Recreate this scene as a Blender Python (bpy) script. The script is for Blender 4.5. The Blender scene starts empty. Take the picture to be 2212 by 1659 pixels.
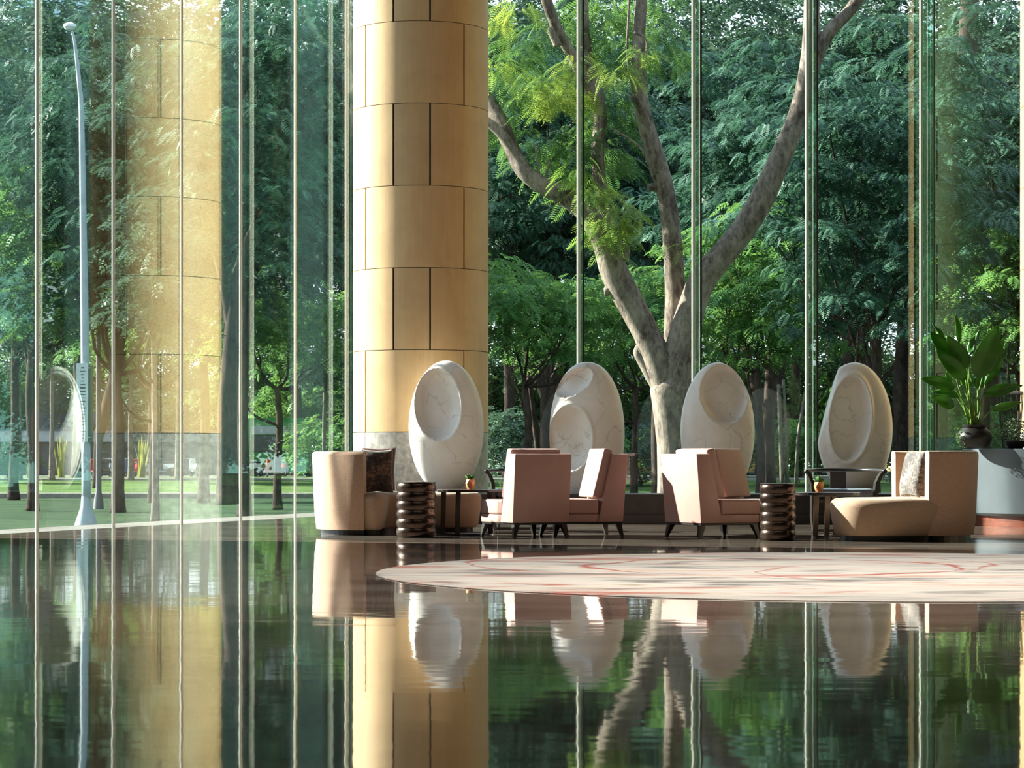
import bpy, bmesh, math, random
import numpy as np
from mathutils import Vector, Matrix
random.seed(7)
C = bpy.context.scene.collection
PI = math.pi
R = math.radians
FPX, HY, CH, CX = 5200.0, 990.0, 0.8, 1106.0

def at(px, py, d):                       # a point seen at pixel px,py at distance d
    return Vector(((px - CX) / FPX * d, d, CH - (py - HY) / FPX * d))
def gp(px, py):                          # the floor point seen there
    d = FPX * CH / (py - HY)
    return at(px, py, d)

# ------------------------------------------------------------------ camera, sky, sun, exposure
cd = bpy.data.cameras.new('camera')
cam = bpy.data.objects.new('camera', cd); C.objects.link(cam)
cam.location = (0, 0, CH); cam.rotation_euler = (PI / 2, 0, 0)
cd.sensor_width = 36; cd.lens = FPX / 2212 * 36; cd.shift_y = (HY - 829.5) / 2212
cd.clip_end = 1000
cd.dof.use_dof = True; cd.dof.focus_distance = 25; cd.dof.aperture_fstop = 14
sc = bpy.context.scene
sc.camera = cam
sc.view_settings.view_transform = 'Standard'; sc.view_settings.look = 'None'
sc.view_settings.gamma = 1; sc.view_settings.use_curve_mapping = False
sc.view_settings.exposure = 0.0
sc.cycles.max_bounces = 14; sc.cycles.transparent_max_bounces = 24
sc.cycles.caustics_reflective = False; sc.cycles.caustics_refractive = False
sc.cycles.sample_clamp_indirect = 6

w = bpy.data.worlds.new('sky'); sc.world = w; w.use_nodes = True
nt = w.node_tree; nt.nodes.clear()
wo = nt.nodes.new('ShaderNodeOutputWorld'); bg = nt.nodes.new('ShaderNodeBackground')
tc = nt.nodes.new('ShaderNodeTexCoord'); sp = nt.nodes.new('ShaderNodeSeparateXYZ'); cr = nt.nodes.new('ShaderNodeValToRGB')
nt.links.new(tc.outputs['Generated'], sp.inputs[0]); nt.links.new(sp.outputs['Z'], cr.inputs[0])
cr.color_ramp.elements[0].position = 0.0; cr.color_ramp.elements[0].color = (0.86, 0.93, 1.0, 1)
cr.color_ramp.elements[1].position = 0.8; cr.color_ramp.elements[1].color = (0.55, 0.72, 1.0, 1)
nt.links.new(cr.outputs[0], bg.inputs[0]); bg.inputs[1].default_value = 2.5
nt.links.new(bg.outputs[0], wo.inputs[0])

def lamp(name, kind, energy, color, loc=(0, 0, 0), rot=None, **kw):
    l = bpy.data.lights.new(name, kind); l.energy = energy; l.color = color
    for k, v in kw.items(): setattr(l, k, v)
    o = bpy.data.objects.new(name, l); o.location = loc
    if rot is not None: o.rotation_euler = rot
    C.objects.link(o); return o
for i, (x, y) in enumerate([(1, 15.0), (4.2, 16.0)]):  # narrow fill lights out of view, added to brighten the rug
    lamp('rug_fill_light', 'AREA', 170, (1.0, 0.96, 0.91), (x, y, 13.8), (0, 0, 0), shape='DISK', size=1.6, spread=R(55))
SUN_AZ, SUN_EL = 109, 27                 # degrees left of the direction towards the viewer
sd = Vector((-math.sin(R(SUN_AZ)) * math.cos(R(SUN_EL)), -math.cos(R(SUN_AZ)) * math.cos(R(SUN_EL)), math.sin(R(SUN_EL))))
so = lamp('sun', 'SUN', 30.0, (1.0, 0.93, 0.84), angle=R(0.8))
so.rotation_euler = sd.to_track_quat('Z', 'Y').to_euler()
for i, (x, y) in enumerate([(-2, 10), (3, 10), (8, 10)]):  # weak overhead fill added for the furniture, not real fittings
    lamp('lobby_fill_light', 'AREA', 60, (1.0, 0.95, 0.9), (x, y, 13.8), (R(16), 0, 0), shape='DISK', size=2.0)

# ------------------------------------------------------------------ materials
def lin(c):
    return tuple(((v / 255) / 12.92 if v / 255 <= .04045 else ((v / 255 + .055) / 1.055) ** 2.4) for v in c) + (1,)
class N:
    def __init__(s, name):
        s.m = bpy.data.materials.new(name); s.m.use_nodes = True; s.t = s.m.node_tree
        s.b = s.t.nodes['Principled BSDF']; s.o = s.t.nodes['Material Output']
    def n(s, ty, **kw):
        x = s.t.nodes.new('ShaderNode' + ty)
        for k, v in kw.items():
            if hasattr(x, k): setattr(x, k, v)
        return x
    def l(s, a, b): s.t.links.new(a, b)
    def co(s, scale=(1, 1, 1), src='Object'):
        a = s.n('TexCoord'); b = s.n('Mapping'); b.inputs['Scale'].default_value = scale
        s.l(a.outputs[src], b.inputs[0]); return b.outputs[0]
    def noise(s, vec, scale, detail=3, rough=.55, dist=0):
        x = s.n('TexNoise'); x.inputs['Scale'].default_value = scale; x.inputs['Detail'].default_value = detail
        x.inputs['Roughness'].default_value = rough; x.inputs['Distortion'].default_value = dist
        if vec is not None: s.l(vec, x.inputs['Vector'])
        return x
    def ramp(s, fac, stops, interp='LINEAR'):
        x = s.n('ValToRGB'); x.color_ramp.interpolation = interp
        e = x.color_ramp.elements
        while len(e) < len(stops): e.new(.5)
        for q, (p, c) in zip(e, stops): q.position = p; q.color = c if len(c) == 4 else tuple(c) + (1,)
        s.l(fac, x.inputs[0]); return x.outputs[0]
    def mix(s, fac, a, b, mode='MIX'):
        x = s.n('Mix', data_type='RGBA', blend_type=mode)
        if isinstance(fac, (int, float)): x.inputs[0].default_value = fac
        else: s.l(fac, x.inputs[0])
        for i, v in ((6, a), (7, b)):
            if isinstance(v, tuple): x.inputs[i].default_value = v
            else: s.l(v, x.inputs[i])
        return x.outputs[2]
    def math(s, op, a, b=0.0, c=0.0, clamp=False):
        x = s.n('Math', operation=op, use_clamp=clamp)
        for i, v in enumerate((a, b, c)):
            if isinstance(v, (int, float)): x.inputs[i].default_value = v
            else: s.l(v, x.inputs[i])
        return x.outputs[0]
    def bump(s, h, dist, strength=1):
        x = s.n('Bump'); x.inputs['Distance'].default_value = dist; x.inputs['Strength'].default_value = strength
        s.l(h, x.inputs['Height']); s.l(x.outputs[0], s.b.inputs['Normal']); return x
def pm(name, c1, c2=None, rough=.5, metal=0, scale=4, stretch=(1, 1, 1), detail=4, bump=0, bscale=60, bstretch=None, coat=0, sheen=0, spec=.5, lo=.35, hi=.65):
    k = N(name); b = k.b
    b.inputs['Roughness'].default_value = rough; b.inputs['Metallic'].default_value = metal
    b.inputs['Coat Weight'].default_value = coat; b.inputs['Sheen Weight'].default_value = sheen
    b.inputs['Specular IOR Level'].default_value = spec
    c1 = lin(c1)
    if c2 is None: c2 = tuple(v * .85 for v in c1[:3]) + (1,)
    else: c2 = lin(c2)
    k.l(k.ramp(k.noise(k.co(stretch), scale, detail).outputs[0], [(lo, c1), (hi, c2)]), b.inputs['Base Color'])
    if bump: k.bump(k.noise(k.co(bstretch or stretch), bscale, 3).outputs[0], bump)
    return k.m

M = {}
def glass(name, tint, base, slope):
    k = N(name); k.t.nodes.remove(k.b)
    tr = k.n('BsdfTransparent'); tr.inputs[0].default_value = tint + (1,)
    gl = k.n('BsdfAnisotropic'); gl.inputs['Roughness'].default_value = 0; gl.inputs[0].default_value = (.93, 1, .97, 1)
    lw = k.n('LayerWeight'); lw.inputs[0].default_value = .5
    f = k.math('MULTIPLY_ADD', k.math('POWER', lw.outputs['Facing'], 1.3), slope, base, clamp=True)
    mx = k.n('MixShader'); k.l(f, mx.inputs[0]); k.l(tr.outputs[0], mx.inputs[1]); k.l(gl.outputs[0], mx.inputs[2])
    k.l(mx.outputs[0], k.o.inputs[0]); return k.m
M['glass'] = glass('facade_glass', (.875, .925, .905), .035, .25)
M['fin'] = glass('fin_glass', (.60, .82, .75), .03, .3)
M['shade_glass'] = glass('lantern_glass', (.9, .95, .95), .05, .4)

def floor_mat():
    k = N('polished_marble_floor'); b = k.b
    n1 = k.noise(k.co((.35, 1.1, 1)), 1.4, 6, .6, .8)
    col = k.ramp(n1.outputs[0], [(.3, lin((82, 74, 67))), (.5, lin((116, 104, 95))), (.7, lin((146, 134, 123)))])
    k.l(col, b.inputs['Base Color'])
    b.inputs['Roughness'].default_value = .035; b.inputs['IOR'].default_value = 1.42
    h1 = k.noise(k.co((.5, 1.0, 1)), 1.3, 1, .4)
    h2 = k.noise(k.co((1.2, 2.2, 1)), 3.0, 1, .4)
    hh = k.math('MULTIPLY_ADD', h2.outputs[0], .22, h1.outputs[0])
    k.bump(hh, .0018)
    return k.m
M['floor'] = floor_mat()
M['apron'] = pm('outdoor_granite_apron', (176, 168, 158), (150, 142, 134), rough=.25, scale=2)

def rug_mat():
    k = N('hand_tufted_rug'); b = k.b
    v = k.co((1, 1, 1))
    n1 = k.noise(k.co((.5, 1.3, 1)), 1.1, 6, .6, 1.2)
    base = k.ramp(n1.outputs[0], [(.36, lin((120, 116, 110))), (.46, lin((206, 198, 186))), (.58, lin((226, 214, 198))), (.70, lin((176, 156, 128)))])
    n2 = k.noise(k.co((.45, 1.6, 1)), .9, 5, .65, 1.5)
    f2 = k.ramp(n2.outputs[0], [(.54, (0, 0, 0)), (.64, (1, 1, 1))])
    base = k.mix(k.math('MULTIPLY', f2, .85), base, lin((188, 104, 84)))
    warp = k.noise(v, 1.2, 4)
    sx = k.n('SeparateXYZ'); k.l(v, sx.inputs[0])
    for (cx, cy, r0, wd, amt) in ((-.6, .75, 1.35, .03, .95), (-.9, 1.3, 1.95, .02, .8), (.8, -.2, 1.6, .018, .7)):
        dx = k.math('SUBTRACT', sx.outputs[0], cx); dy = k.math('SUBTRACT', sx.outputs[1], cy)
        d = k.math('SQRT', k.math('ADD', k.math('MULTIPLY', dx, dx), k.math('MULTIPLY', dy, dy)))
        d = k.math('MULTIPLY_ADD', warp.outputs[0], .35, d)
        e = k.math('ABSOLUTE', k.math('SUBTRACT', d, r0 + .17))
        lnw = k.math('MULTIPLY', k.ramp(k.noise(v, .9, 2).outputs[0], [(.35, (.15, .15, .15)), (.6, (1, 1, 1))]), wd * 3)
        f = k.math('SUBTRACT', 1.0, k.math('DIVIDE', e, lnw), clamp=True)
        base = k.mix(k.math('MULTIPLY', f, amt), base, lin((176, 62, 44)))
    k.l(base, b.inputs['Base Color']); b.inputs['Roughness'].default_value = .95; b.inputs['Specular IOR Level'].default_value = .1
    b.inputs['Sheen Weight'].default_value = .3
    k.bump(k.noise(v, 140, 2).outputs[0], .004)
    return k.m
M['rug'] = rug_mat()

def marble_mat(off):
    k = N('veined_white_marble'); b = k.b
    a = k.n('TexCoord'); mp = k.n('Mapping'); mp.inputs['Location'].default_value = off; k.l(a.outputs['Object'], mp.inputs[0])
    nz = k.noise(mp.outputs[0], 3.2, 4, .6)
    ad = k.n('VectorMath', operation='MULTIPLY_ADD'); k.l(nz.outputs['Color'], ad.inputs[0]); ad.inputs[1].default_value = (.34,) * 3; k.l(mp.outputs[0], ad.inputs[2])
    vo = k.n('TexVoronoi', feature='DISTANCE_TO_EDGE'); vo.inputs['Scale'].default_value = 3.1; k.l(ad.outputs[0], vo.inputs['Vector'])
    vn = k.ramp(vo.outputs['Distance'], [(0, (1, 1, 1)), (.008, (.5, .5, .5)), (.035, (0, 0, 0))])
    br = k.ramp(k.noise(mp.outputs[0], 2.2, 2).outputs[0], [(.38, (0, 0, 0)), (.62, (1, 1, 1))])
    f = k.math('MULTIPLY', k.math('MULTIPLY', vn, br), .45)
    base = k.ramp(k.noise(mp.outputs[0], 1.8, 4).outputs[0], [(.35, lin((242, 238, 233))), (.65, lin((228, 221, 214)))])
    k.l(k.mix(f, base, lin((120, 104, 96))), b.inputs['Base Color'])
    b.inputs['Roughness'].default_value = .38
    return k.m
def wood_mat():
    k = N('honey_maple_veneer'); b = k.b
    g = k.noise(k.co((22, 22, .9)), 1.2, 5, .6)
    bl = k.noise(k.co((1.2, 1.2, 1.0)), 2.0, 5, .6, .6)
    c = k.ramp(g.outputs[0], [(.35, lin((206, 172, 128))), (.65, lin((192, 156, 112)))])
    c2 = k.ramp(bl.outputs[0], [(.3, lin((214, 180, 132))), (.7, lin((188, 152, 110)))])
    oi = k.n('ObjectInfo')
    c3 = k.mix(.55, c, c2)
    hs = k.n('HueSaturation'); k.l(c3, hs.inputs['Color']); k.l(k.math('MULTIPLY_ADD', oi.outputs['Random'], .12, .94), hs.inputs['Value'])
    k.l(hs.outputs[0], b.inputs['Base Color']); b.inputs['Roughness'].default_value = .42
    k.bump(k.noise(k.co((6, 6, 30)), 3, 2).outputs[0], .0006)
    return k.m
M['wood'] = wood_mat()
M['granite'] = pm('grey_granite_cladding', (176, 170, 162), (120, 116, 112), rough=.35, scale=14, detail=8, lo=.3, hi=.7)
M['dark'] = pm('black_joint', (20, 16, 13), rough=.6)
M['alum'] = pm('pale_mullion_coating', (214, 212, 200), (200, 198, 186), rough=.4, scale=3)
M['seal'] = pm('black_silicone_edge', (12, 16, 15), rough=.4)
M['plinth'] = pm('black_stone_ledge', (44, 38, 35), (26, 23, 22), rough=.28, scale=9, detail=8)
M['fabric'] = pm('sand_beige_upholstery', (188, 156, 134), (174, 142, 120), rough=.85, scale=30, stretch=(1, 1, 6), bump=.0012, bscale=110, bstretch=(1, 1, 5), sheen=.25, spec=.25)
M['fabric2'] = pm('taupe_seat_upholstery', (172, 145, 122), (158, 131, 109), rough=.85, scale=30, stretch=(1, 1, 6), bump=.0012, bscale=110, bstretch=(1, 1, 5), sheen=.25, spec=.25)
M['leather'] = pm('dusty_pink_leather', (184, 146, 138), (176, 138, 130), rough=.42, scale=3, bump=.0008, bscale=90)
M['blackwood'] = pm('ebonised_wood', (40, 33, 30), (26, 22, 21), rough=.35, scale=5, stretch=(1, 1, .3))
M['bronze'] = pm('dark_bronze_glaze', (92, 76, 68), (62, 50, 45), rough=.24, metal=.85, scale=5, bump=.004, bscale=9)
M['tabletop'] = pm('dark_smoked_top', (52, 42, 40), (36, 30, 29), rough=.15, scale=4)
M['steel'] = pm('gunmetal_strip', (84, 74, 70), (64, 57, 54), rough=.3, metal=.8)
M['seatgrey'] = pm('slate_blue_leather', (118, 128, 138), (100, 110, 120), rough=.35)
M['copper'] = pm('faceted_copper_pot', (218, 150, 98), (206, 136, 84), rough=.4, metal=.2)
M['soil'] = pm('potting_soil', (40, 30, 24), rough=.9, scale=30)
M['blackpot'] = pm('black_clay_pot', (34, 31, 30), (24, 22, 22), rough=.45, scale=6, stretch=(1, 1, 5))
M['planter'] = pm('slate_grey_planter', (80, 88, 94), (72, 80, 86), rough=.4, scale=2)
M['redwood'] = pm('red_brown_timber_base', (122, 66, 46), (92, 48, 34), rough=.35, scale=6, stretch=(1, 1, 4))
M['maroon'] = pm('plum_satin', (92, 56, 54), (76, 44, 44), rough=.45, scale=8)
def fleck(name, a, b_, c_, sc_=26, st=(1, 1, 1)):
    k = N(name); b = k.b
    n1 = k.noise(k.co(st), sc_, 5, .75); n2 = k.noise(k.co(st), 4, 3)
    f = k.math('MULTIPLY_ADD', n2.outputs[0], .5, k.math('MULTIPLY', n1.outputs[0], .7))
    k.l(k.ramp(f, [(.52, lin(a)), (.60, lin(b_)), (.72, lin(c_))]), b.inputs['Base Color'])
    b.inputs['Roughness'].default_value = .7; b.inputs['Sheen Weight'].default_value = .3
    k.bump(n1.outputs[0], .006); return k.m
M['brocade'] = fleck('black_and_bronze_brocade', (24, 18, 16), (58, 44, 36), (128, 98, 72), 26, (1, 1, 1.4))
M['fur'] = fleck('speckled_fur', (26, 20, 19), (64, 52, 48), (150, 136, 126), 40)
M['linen'] = pm('cream_linen', (214, 198, 172), (198, 180, 152), rough=.9, scale=40, bump=.002, bscale=90)
M['rattan'] = pm('dark_wire', (46, 38, 32), rough=.5)
M['whitedisc'] = pm('white_enamel', (226, 230, 236), rough=.4)
def leaf_mat(name, c1, c2, trans=.35, gloss=.25, scale=.7, rough=.5):
    k = N(name); b = k.b
    oi = k.n('ObjectInfo')
    col = k.ramp(k.noise(k.co(), scale, 3).outputs[0], [(.36, lin(c1)), (.64, lin(c2))])
    k.l(col, b.inputs['Base Color']); b.inputs['Roughness'].default_value = rough; b.inputs['Specular IOR Level'].default_value = gloss
    tl = k.n('BsdfTranslucent'); hs = k.n('HueSaturation'); hs.inputs['Hue'].default_value = .485; hs.inputs['Value'].default_value = 1.15; hs.inputs['Saturation'].default_value = 1.0
    k.l(col, hs.inputs['Color']); k.l(hs.outputs[0], tl.inputs[0])
    mx = k.n('MixShader'); mx.inputs[0].default_value = trans
    k.l(b.outputs[0], mx.inputs[1]); k.l(tl.outputs[0], mx.inputs[2]); k.l(mx.outputs[0], k.o.inputs[0]); return k.m
M['leaf_bright'] = leaf_mat('fresh_green_leaf', (108, 148, 74), (72, 116, 64), .4)
M['leaf_yellow'] = leaf_mat('yellow_green_leaf', (150, 166, 72), (108, 140, 62), .45)
M['leaf_feather'] = leaf_mat('feathery_green_leaf', (96, 134, 62), (60, 98, 52), .4)
M['leaf_teal'] = leaf_mat('deep_green_leaf', (72, 106, 86), (52, 82, 68), .3, .3)
M['leaf_mid'] = leaf_mat('mid_green_leaf', (98, 130, 76), (66, 98, 64), .35, .3)
M['leaf_far'] = leaf_mat('dark_grove_leaf', (74, 100, 78), (52, 76, 60), .3, .3)
M['leaf_plant'] = leaf_mat('glossy_paddle_leaf', (84, 140, 46), (56, 110, 36), .35, .5, 3, .35)
M['leaf_stalk'] = leaf_mat('pale_green_stalk', (112, 146, 62), (88, 124, 48), .2, .4, 3, .4)
M['leaf_succ'] = leaf_mat('succulent_leaf', (72, 116, 52), (50, 92, 42), .2, .3, 20)
M['leaf_olive'] = leaf_mat('grey_green_small_leaf', (84, 98, 70), (54, 68, 48), .2, .3, 9)
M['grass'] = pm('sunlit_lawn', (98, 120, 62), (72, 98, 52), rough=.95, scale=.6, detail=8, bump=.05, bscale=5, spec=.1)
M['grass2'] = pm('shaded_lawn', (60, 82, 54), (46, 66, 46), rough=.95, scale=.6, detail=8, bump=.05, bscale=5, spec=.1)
M['kerb'] = pm('concrete_kerb', (150, 146, 138), (120, 118, 112), rough=.85)
M['asphalt'] = pm('grey_asphalt', (108, 110, 114), (92, 94, 98), rough=.85)
M['lamp_paint'] = pm('pale_grey_lamp_paint', (168, 178, 184), (150, 160, 168), rough=.45)
M['lamp_dark'] = pm('dark_grey_lamp_paint', (104, 104, 112), rough=.5)
M['signw'] = pm('white_banner', (206, 216, 214), rough=.6)
M['signg'] = pm('green_banner_side', (40, 92, 78), rough=.6)
M['ink'] = pm('black_print', (28, 34, 40), rough=.6)
def bark_mat(name, a, b_, scale=1.0):
    k = N(name); b = k.b
    n1 = k.noise(k.co((1, 1, .45)), 9 * scale, 8, .7, .4)
    n2 = k.noise(k.co((1, 1, .6)), 1.6 * scale, 3)
    f = k.math('MULTIPLY_ADD', n2.outputs[0], .5, k.math('MULTIPLY', n1.outputs[0], .6))
    k.l(k.ramp(f, [(.44, lin(b_)), (.66, lin(a))]), b.inputs['Base Color']); b.inputs['Roughness'].default_value = .9; b.inputs['Specular IOR Level'].default_value = .15
    k.bump(n1.outputs[0], .035 / scale); return k.m
M['bark'] = bark_mat('mottled_grey_brown_bark', (156, 142, 130), (78, 66, 60), 1.6)
M['bark_dark'] = bark_mat('dark_bark', (88, 72, 64), (40, 34, 32))
M['bark_pale'] = bark_mat('pale_grey_bark', (146, 134, 122), (84, 76, 70))
M['bwhite'] = pm('white_fascia', (206, 212, 220), rough=.6)
M['bgrey'] = pm('grey_shutter', (86, 92, 104), (76, 82, 94), rough=.6)
M['bblue'] = pm('blue_fascia', (62, 118, 176), rough=.5)
M['bcyan'] = pm('cyan_signboard', (70, 176, 204), rough=.5)
M['bochre'] = pm('ochre_plaster', (214, 170, 96), (196, 152, 84), rough=.8)
M['bpale'] = pm('pale_blue_curtain_wall', (176, 206, 216), (150, 186, 200), rough=.2)
M['bcream'] = pm('cream_plaster', (214, 206, 190), rough=.8)
M['roofdark'] = pm('dark_slate_roof', (78, 88, 100), rough=.7)
M['busgreen'] = pm('green_vehicle_paint', (44, 150, 62), (38, 136, 56), rough=.3, coat=.5)
M['buswin'] = pm('dark_windscreen', (34, 44, 48), rough=.12)
M['rubber'] = pm('black_rubber', (26, 26, 28), rough=.7)
M['chrome'] = pm('chrome', (200, 205, 210), rough=.2, metal=.9)
for n_, c_ in (('red', (190, 36, 44)), ('white', (220, 224, 230)), ('blue', (90, 130, 180)), ('orange', (226, 120, 60)), ('black', (40, 42, 48))):
    M['paint_' + n_] = pm(n_ + '_scooter_paint', c_, rough=.35)
M['ceiling'] = pm('white_ceiling_plaster', (190, 184, 174), rough=.8)
M['wall'] = pm('dark_panelled_wall', (112, 92, 70), (92, 76, 58), rough=.6, scale=2)
M['palm'] = leaf_mat('yellow_green_blade', (170, 170, 70), (120, 134, 56), .3)

# ------------------------------------------------------------------ object helpers
def empty(name, label=None, cat=None, loc=(0, 0, 0), rz=0, group=None, kind=None, parent=None):
    o = bpy.data.objects.new(name, None); o.location = loc; o.rotation_euler = (0, 0, rz); o.empty_display_size = .1
    C.objects.link(o); tag(o, label, cat, group, kind)
    if parent: o.parent = parent
    return o
def tag(o, label=None, cat=None, group=None, kind=None):
    if label: o['label'] = label
    if cat: o['category'] = cat
    if group: o['group'] = group
    if kind: o['kind'] = kind
    return o
def link(name, me, mat, parent=None, label=None):
    o = bpy.data.objects.new(name, me); C.objects.link(o)
    if mat is not None and not me.materials: me.materials.append(mat)
    if parent: o.parent = parent
    if label: o['label'] = label
    return o
def copy_tree(o, parent=None):
    c = o.copy(); C.objects.link(c)
    if parent is not None: c.parent = parent
    for ch in [x for x in o.children]: copy_tree(ch, c)
    return c
class MB:
    def __init__(s): s.v = []; s.f = []
    def add(s, vs, fs):
        n = len(s.v); s.v += [tuple(v) for v in vs]; s.f += [tuple(i + n for i in f) for f in fs]
    def box(s, c, d, rz=0, M4=None):
        hx, hy, hz = d[0] / 2, d[1] / 2, d[2] / 2
        vs = [Vector((x, y, z)) for z in (-hz, hz) for y in (-hy, hy) for x in (-hx, hx)]
        m = M4 or (Matrix.Translation(c) @ Matrix.Rotation(rz, 4, 'Z'))
        s.add([m @ v for v in vs], [(0, 2, 3, 1), (4, 5, 7, 6), (0, 1, 5, 4), (2, 6, 7, 3), (0, 4, 6, 2), (1, 3, 7, 5)]); return s
    def hexa(s, bot, top):
        s.add(list(bot) + list(top), [(3, 2, 1, 0), (4, 5, 6, 7), (0, 1, 5, 4), (1, 2, 6, 5), (2, 3, 7, 6), (3, 0, 4, 7)]); return s
    def tube(s, pts, rads, n=8, cap=True, smooth=0):
        pts = [Vector(p) for p in pts]
        if not isinstance(rads, (list, tuple)): rads = [rads] * len(pts)
        rads = list(rads)
        if smooth:
            q, rr = [], []
            for i in range(len(pts) - 1):
                p0 = pts[max(i - 1, 0)]; p1 = pts[i]; p2 = pts[i + 1]; p3 = pts[min(i + 2, len(pts) - 1)]
                for j in range(smooth):
                    t = j / smooth
                    q.append(.5 * ((2 * p1) + (p2 - p0) * t + (2 * p0 - 5 * p1 + 4 * p2 - p3) * t * t + (3 * p1 - p0 - 3 * p2 + p3) * t ** 3))
                    rr.append(rads[i] * (1 - t) + rads[i + 1] * t)
            pts, rads = q + [pts[-1]], rr + [rads[-1]]
        up = Vector((0, 0, 1)); t0 = (pts[1] - pts[0]).normalized()
        if abs(t0.dot(up)) > .9: up = Vector((1, 0, 0))
        nx = (up - t0 * up.dot(t0)).normalized()
        vs = []
        for i, p in enumerate(pts):
            t = (pts[min(i + 1, len(pts) - 1)] - pts[max(i - 1, 0)]).normalized()
            nx = (nx - t * nx.dot(t)).normalized(); ny = t.cross(nx)
            for j in range(n):
                a = 2 * PI * j / n; vs.append(p + (nx * math.cos(a) + ny * math.sin(a)) * rads[i])
        fs = [(i * n + j, i * n + (j + 1) % n, (i + 1) * n + (j + 1) % n, (i + 1) * n + j) for i in range(len(pts) - 1) for j in range(n)]
        if cap: fs += [tuple(range(n))[::-1], tuple((len(pts) - 1) * n + j for j in range(n))]
        s.add(vs, fs); return s
    def lathe(s, prof, n=32, c=(0, 0, 0), cap=True):
        vs = [(c[0] + r * math.cos(2 * PI * j / n), c[1] + r * math.sin(2 * PI * j / n), c[2] + z) for r, z in prof for j in range(n)]
        fs = [(i * n + j, i * n + (j + 1) % n, (i + 1) * n + (j + 1) % n, (i + 1) * n + j) for i in range(len(prof) - 1) for j in range(n)]
        if cap: fs += [tuple(range(n))[::-1], tuple((len(prof) - 1) * n + j for j in range(n))]
        s.add(vs, fs); return s
    def loft(s, rings, cap=True):
        n = len(rings[0]); vs = [v for r in rings for v in r]
        fs = [(i * n + j, i * n + (j + 1) % n, (i + 1) * n + (j + 1) % n, (i + 1) * n + j) for i in range(len(rings) - 1) for j in range(n)]
        if cap: fs += [tuple(range(n))[::-1], tuple((len(rings) - 1) * n + j for j in range(n))]
        s.add(vs, fs); return s
    def mesh(s, name, smooth=False, bevel=0, seg=2):
        me = bpy.data.meshes.new(name); me.from_pydata(s.v, [], s.f)
        bm = bmesh.new(); bm.from_mesh(me)
        if bevel: bmesh.ops.bevel(bm, geom=bm.edges[:], offset=bevel, segments=seg, affect='EDGES', profile=.6)
        bmesh.ops.recalc_face_normals(bm, faces=bm.faces[:])
        bm.to_mesh(me); bm.free()
        if smooth:
            me.polygons.foreach_set('use_smooth', [True] * len(me.polygons))
            if smooth != 'all': me.set_sharp_from_angle(angle=R(smooth if isinstance(smooth, (int, float)) and smooth > 1 else 40))
        return me
    def build(s, name, mat, parent=None, smooth=False, bevel=0, seg=2, label=None):
        return link(name, s.mesh(name, smooth, bevel, seg), mat, parent, label)
def np_mesh(name, V, F):
    me = bpy.data.meshes.new(name)
    me.vertices.add(len(V)); me.vertices.foreach_set('co', V.astype(np.float32).ravel())
    me.loops.add(F.size); me.loops.foreach_set('vertex_index', F.astype(np.int32).ravel())
    me.polygons.add(len(F)); me.polygons.foreach_set('loop_start', np.arange(0, F.size, F.shape[1], dtype=np.int32))
    me.update(calc_edges=True); return me

# ------------------------------------------------------------------ the setting: floor, glass walls, ceiling
GS, GX0, GY0 = .358, -3.03, 32.1                 # left glass line: x = GX0 + GS (y - GY0)
def gx(y): return GX0 + GS * (y - GY0)
GY = 35.4                                        # right glass wall
CEIL = 14.2
cx_corner = gx(GY)
AP = [(-5.73, 26.93), (-3.0, 35.2)]               # outer apron edge
sl = (AP[1][0] - AP[0][0]) / (AP[1][1] - AP[0][1])
def ax(y): return AP[0][0] + sl * (y - AP[0][1])
def slab(name, pts, z0, z1, mat, kind='structure'):
    b = MB(); b.loft([[(x, y, z0) for x, y in pts], [(x, y, z1) for x, y in pts]])
    o = b.build(name, mat); o['kind'] = kind; return o
slab('floor', [(gx(-8), -8), (16, -8), (16, GY), (cx_corner, GY)], -.3, 0, M['floor'])
slab('trim_1', [(ax(-8), -8), (gx(-8), -8), (cx_corner, GY), (ax(36.4), 36.4)], -.3, 0, M['apron'])
slab('ceiling', [(gx(-8) - 1.0, -8), (16, -8), (16, GY + .6), (cx_corner - .5, GY + .6)], CEIL, CEIL + .5, M['ceiling'])
slab('sun_block_wall', [(gx(-8) - .25, -8), (gx(-8), -8), (gx(24.4), 24.4), (gx(24.4) - .25, 24.4)], 0, CEIL, M['wall'])  # unseen opaque stretch, added to keep direct sun off the rug
b = MB(); b.box((4, -8.1, CEIL / 2), (44, .2, CEIL)); o = b.build('wall_back', M['wall']); o['kind'] = 'structure'
b = MB(); b.box((16.1, 13.5, CEIL / 2), (.2, 44, CEIL)); o = b.build('wall_right', M['wall']); o['kind'] = 'structure'

def glass_wall(name, p0, dirv, marks, end, inward, fin_d, mr):
    """marks: distances along dirv of the mullions"""
    root = empty(name, kind='structure', loc=(0, 0, 0))
    ang = math.atan2(dirv[1], dirv[0])
    def P(t, off=0): return (p0[0] + dirv[0] * t + inward[0] * off, p0[1] + dirv[1] * t + inward[1] * off)
    ts = list(marks)
    for i, t in enumerate(ts):
        t2 = ts[i + 1] if i + 1 < len(ts) else end
        if t2 - t > .2:
            c = P((t + t2) / 2)
            MB().box((c[0], c[1], CEIL / 2), (t2 - t - .03, .02, CEIL), ang).build('pane', M['glass'], root)
        c = P(t, .0)
        MB().lathe([(mr, 0), (mr, CEIL)], 14, c=(c[0], c[1], 0)).build('mullion', M['alum'], root, smooth=True)
        if not fin_d: continue
        c = P(t + .045, .03 + fin_d / 2)
        MB().box((c[0], c[1], CEIL / 2), (.024, fin_d, CEIL), ang).build('fin', M['fin'], root)
        c = P(t + .045, .03 + fin_d + .006)
        MB().box((c[0], c[1], CEIL / 2), (.026, .014, CEIL), ang).build('fin_edge', M['seal'] if name == 'window_2' else M['alum'], root)
    return root
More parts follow.
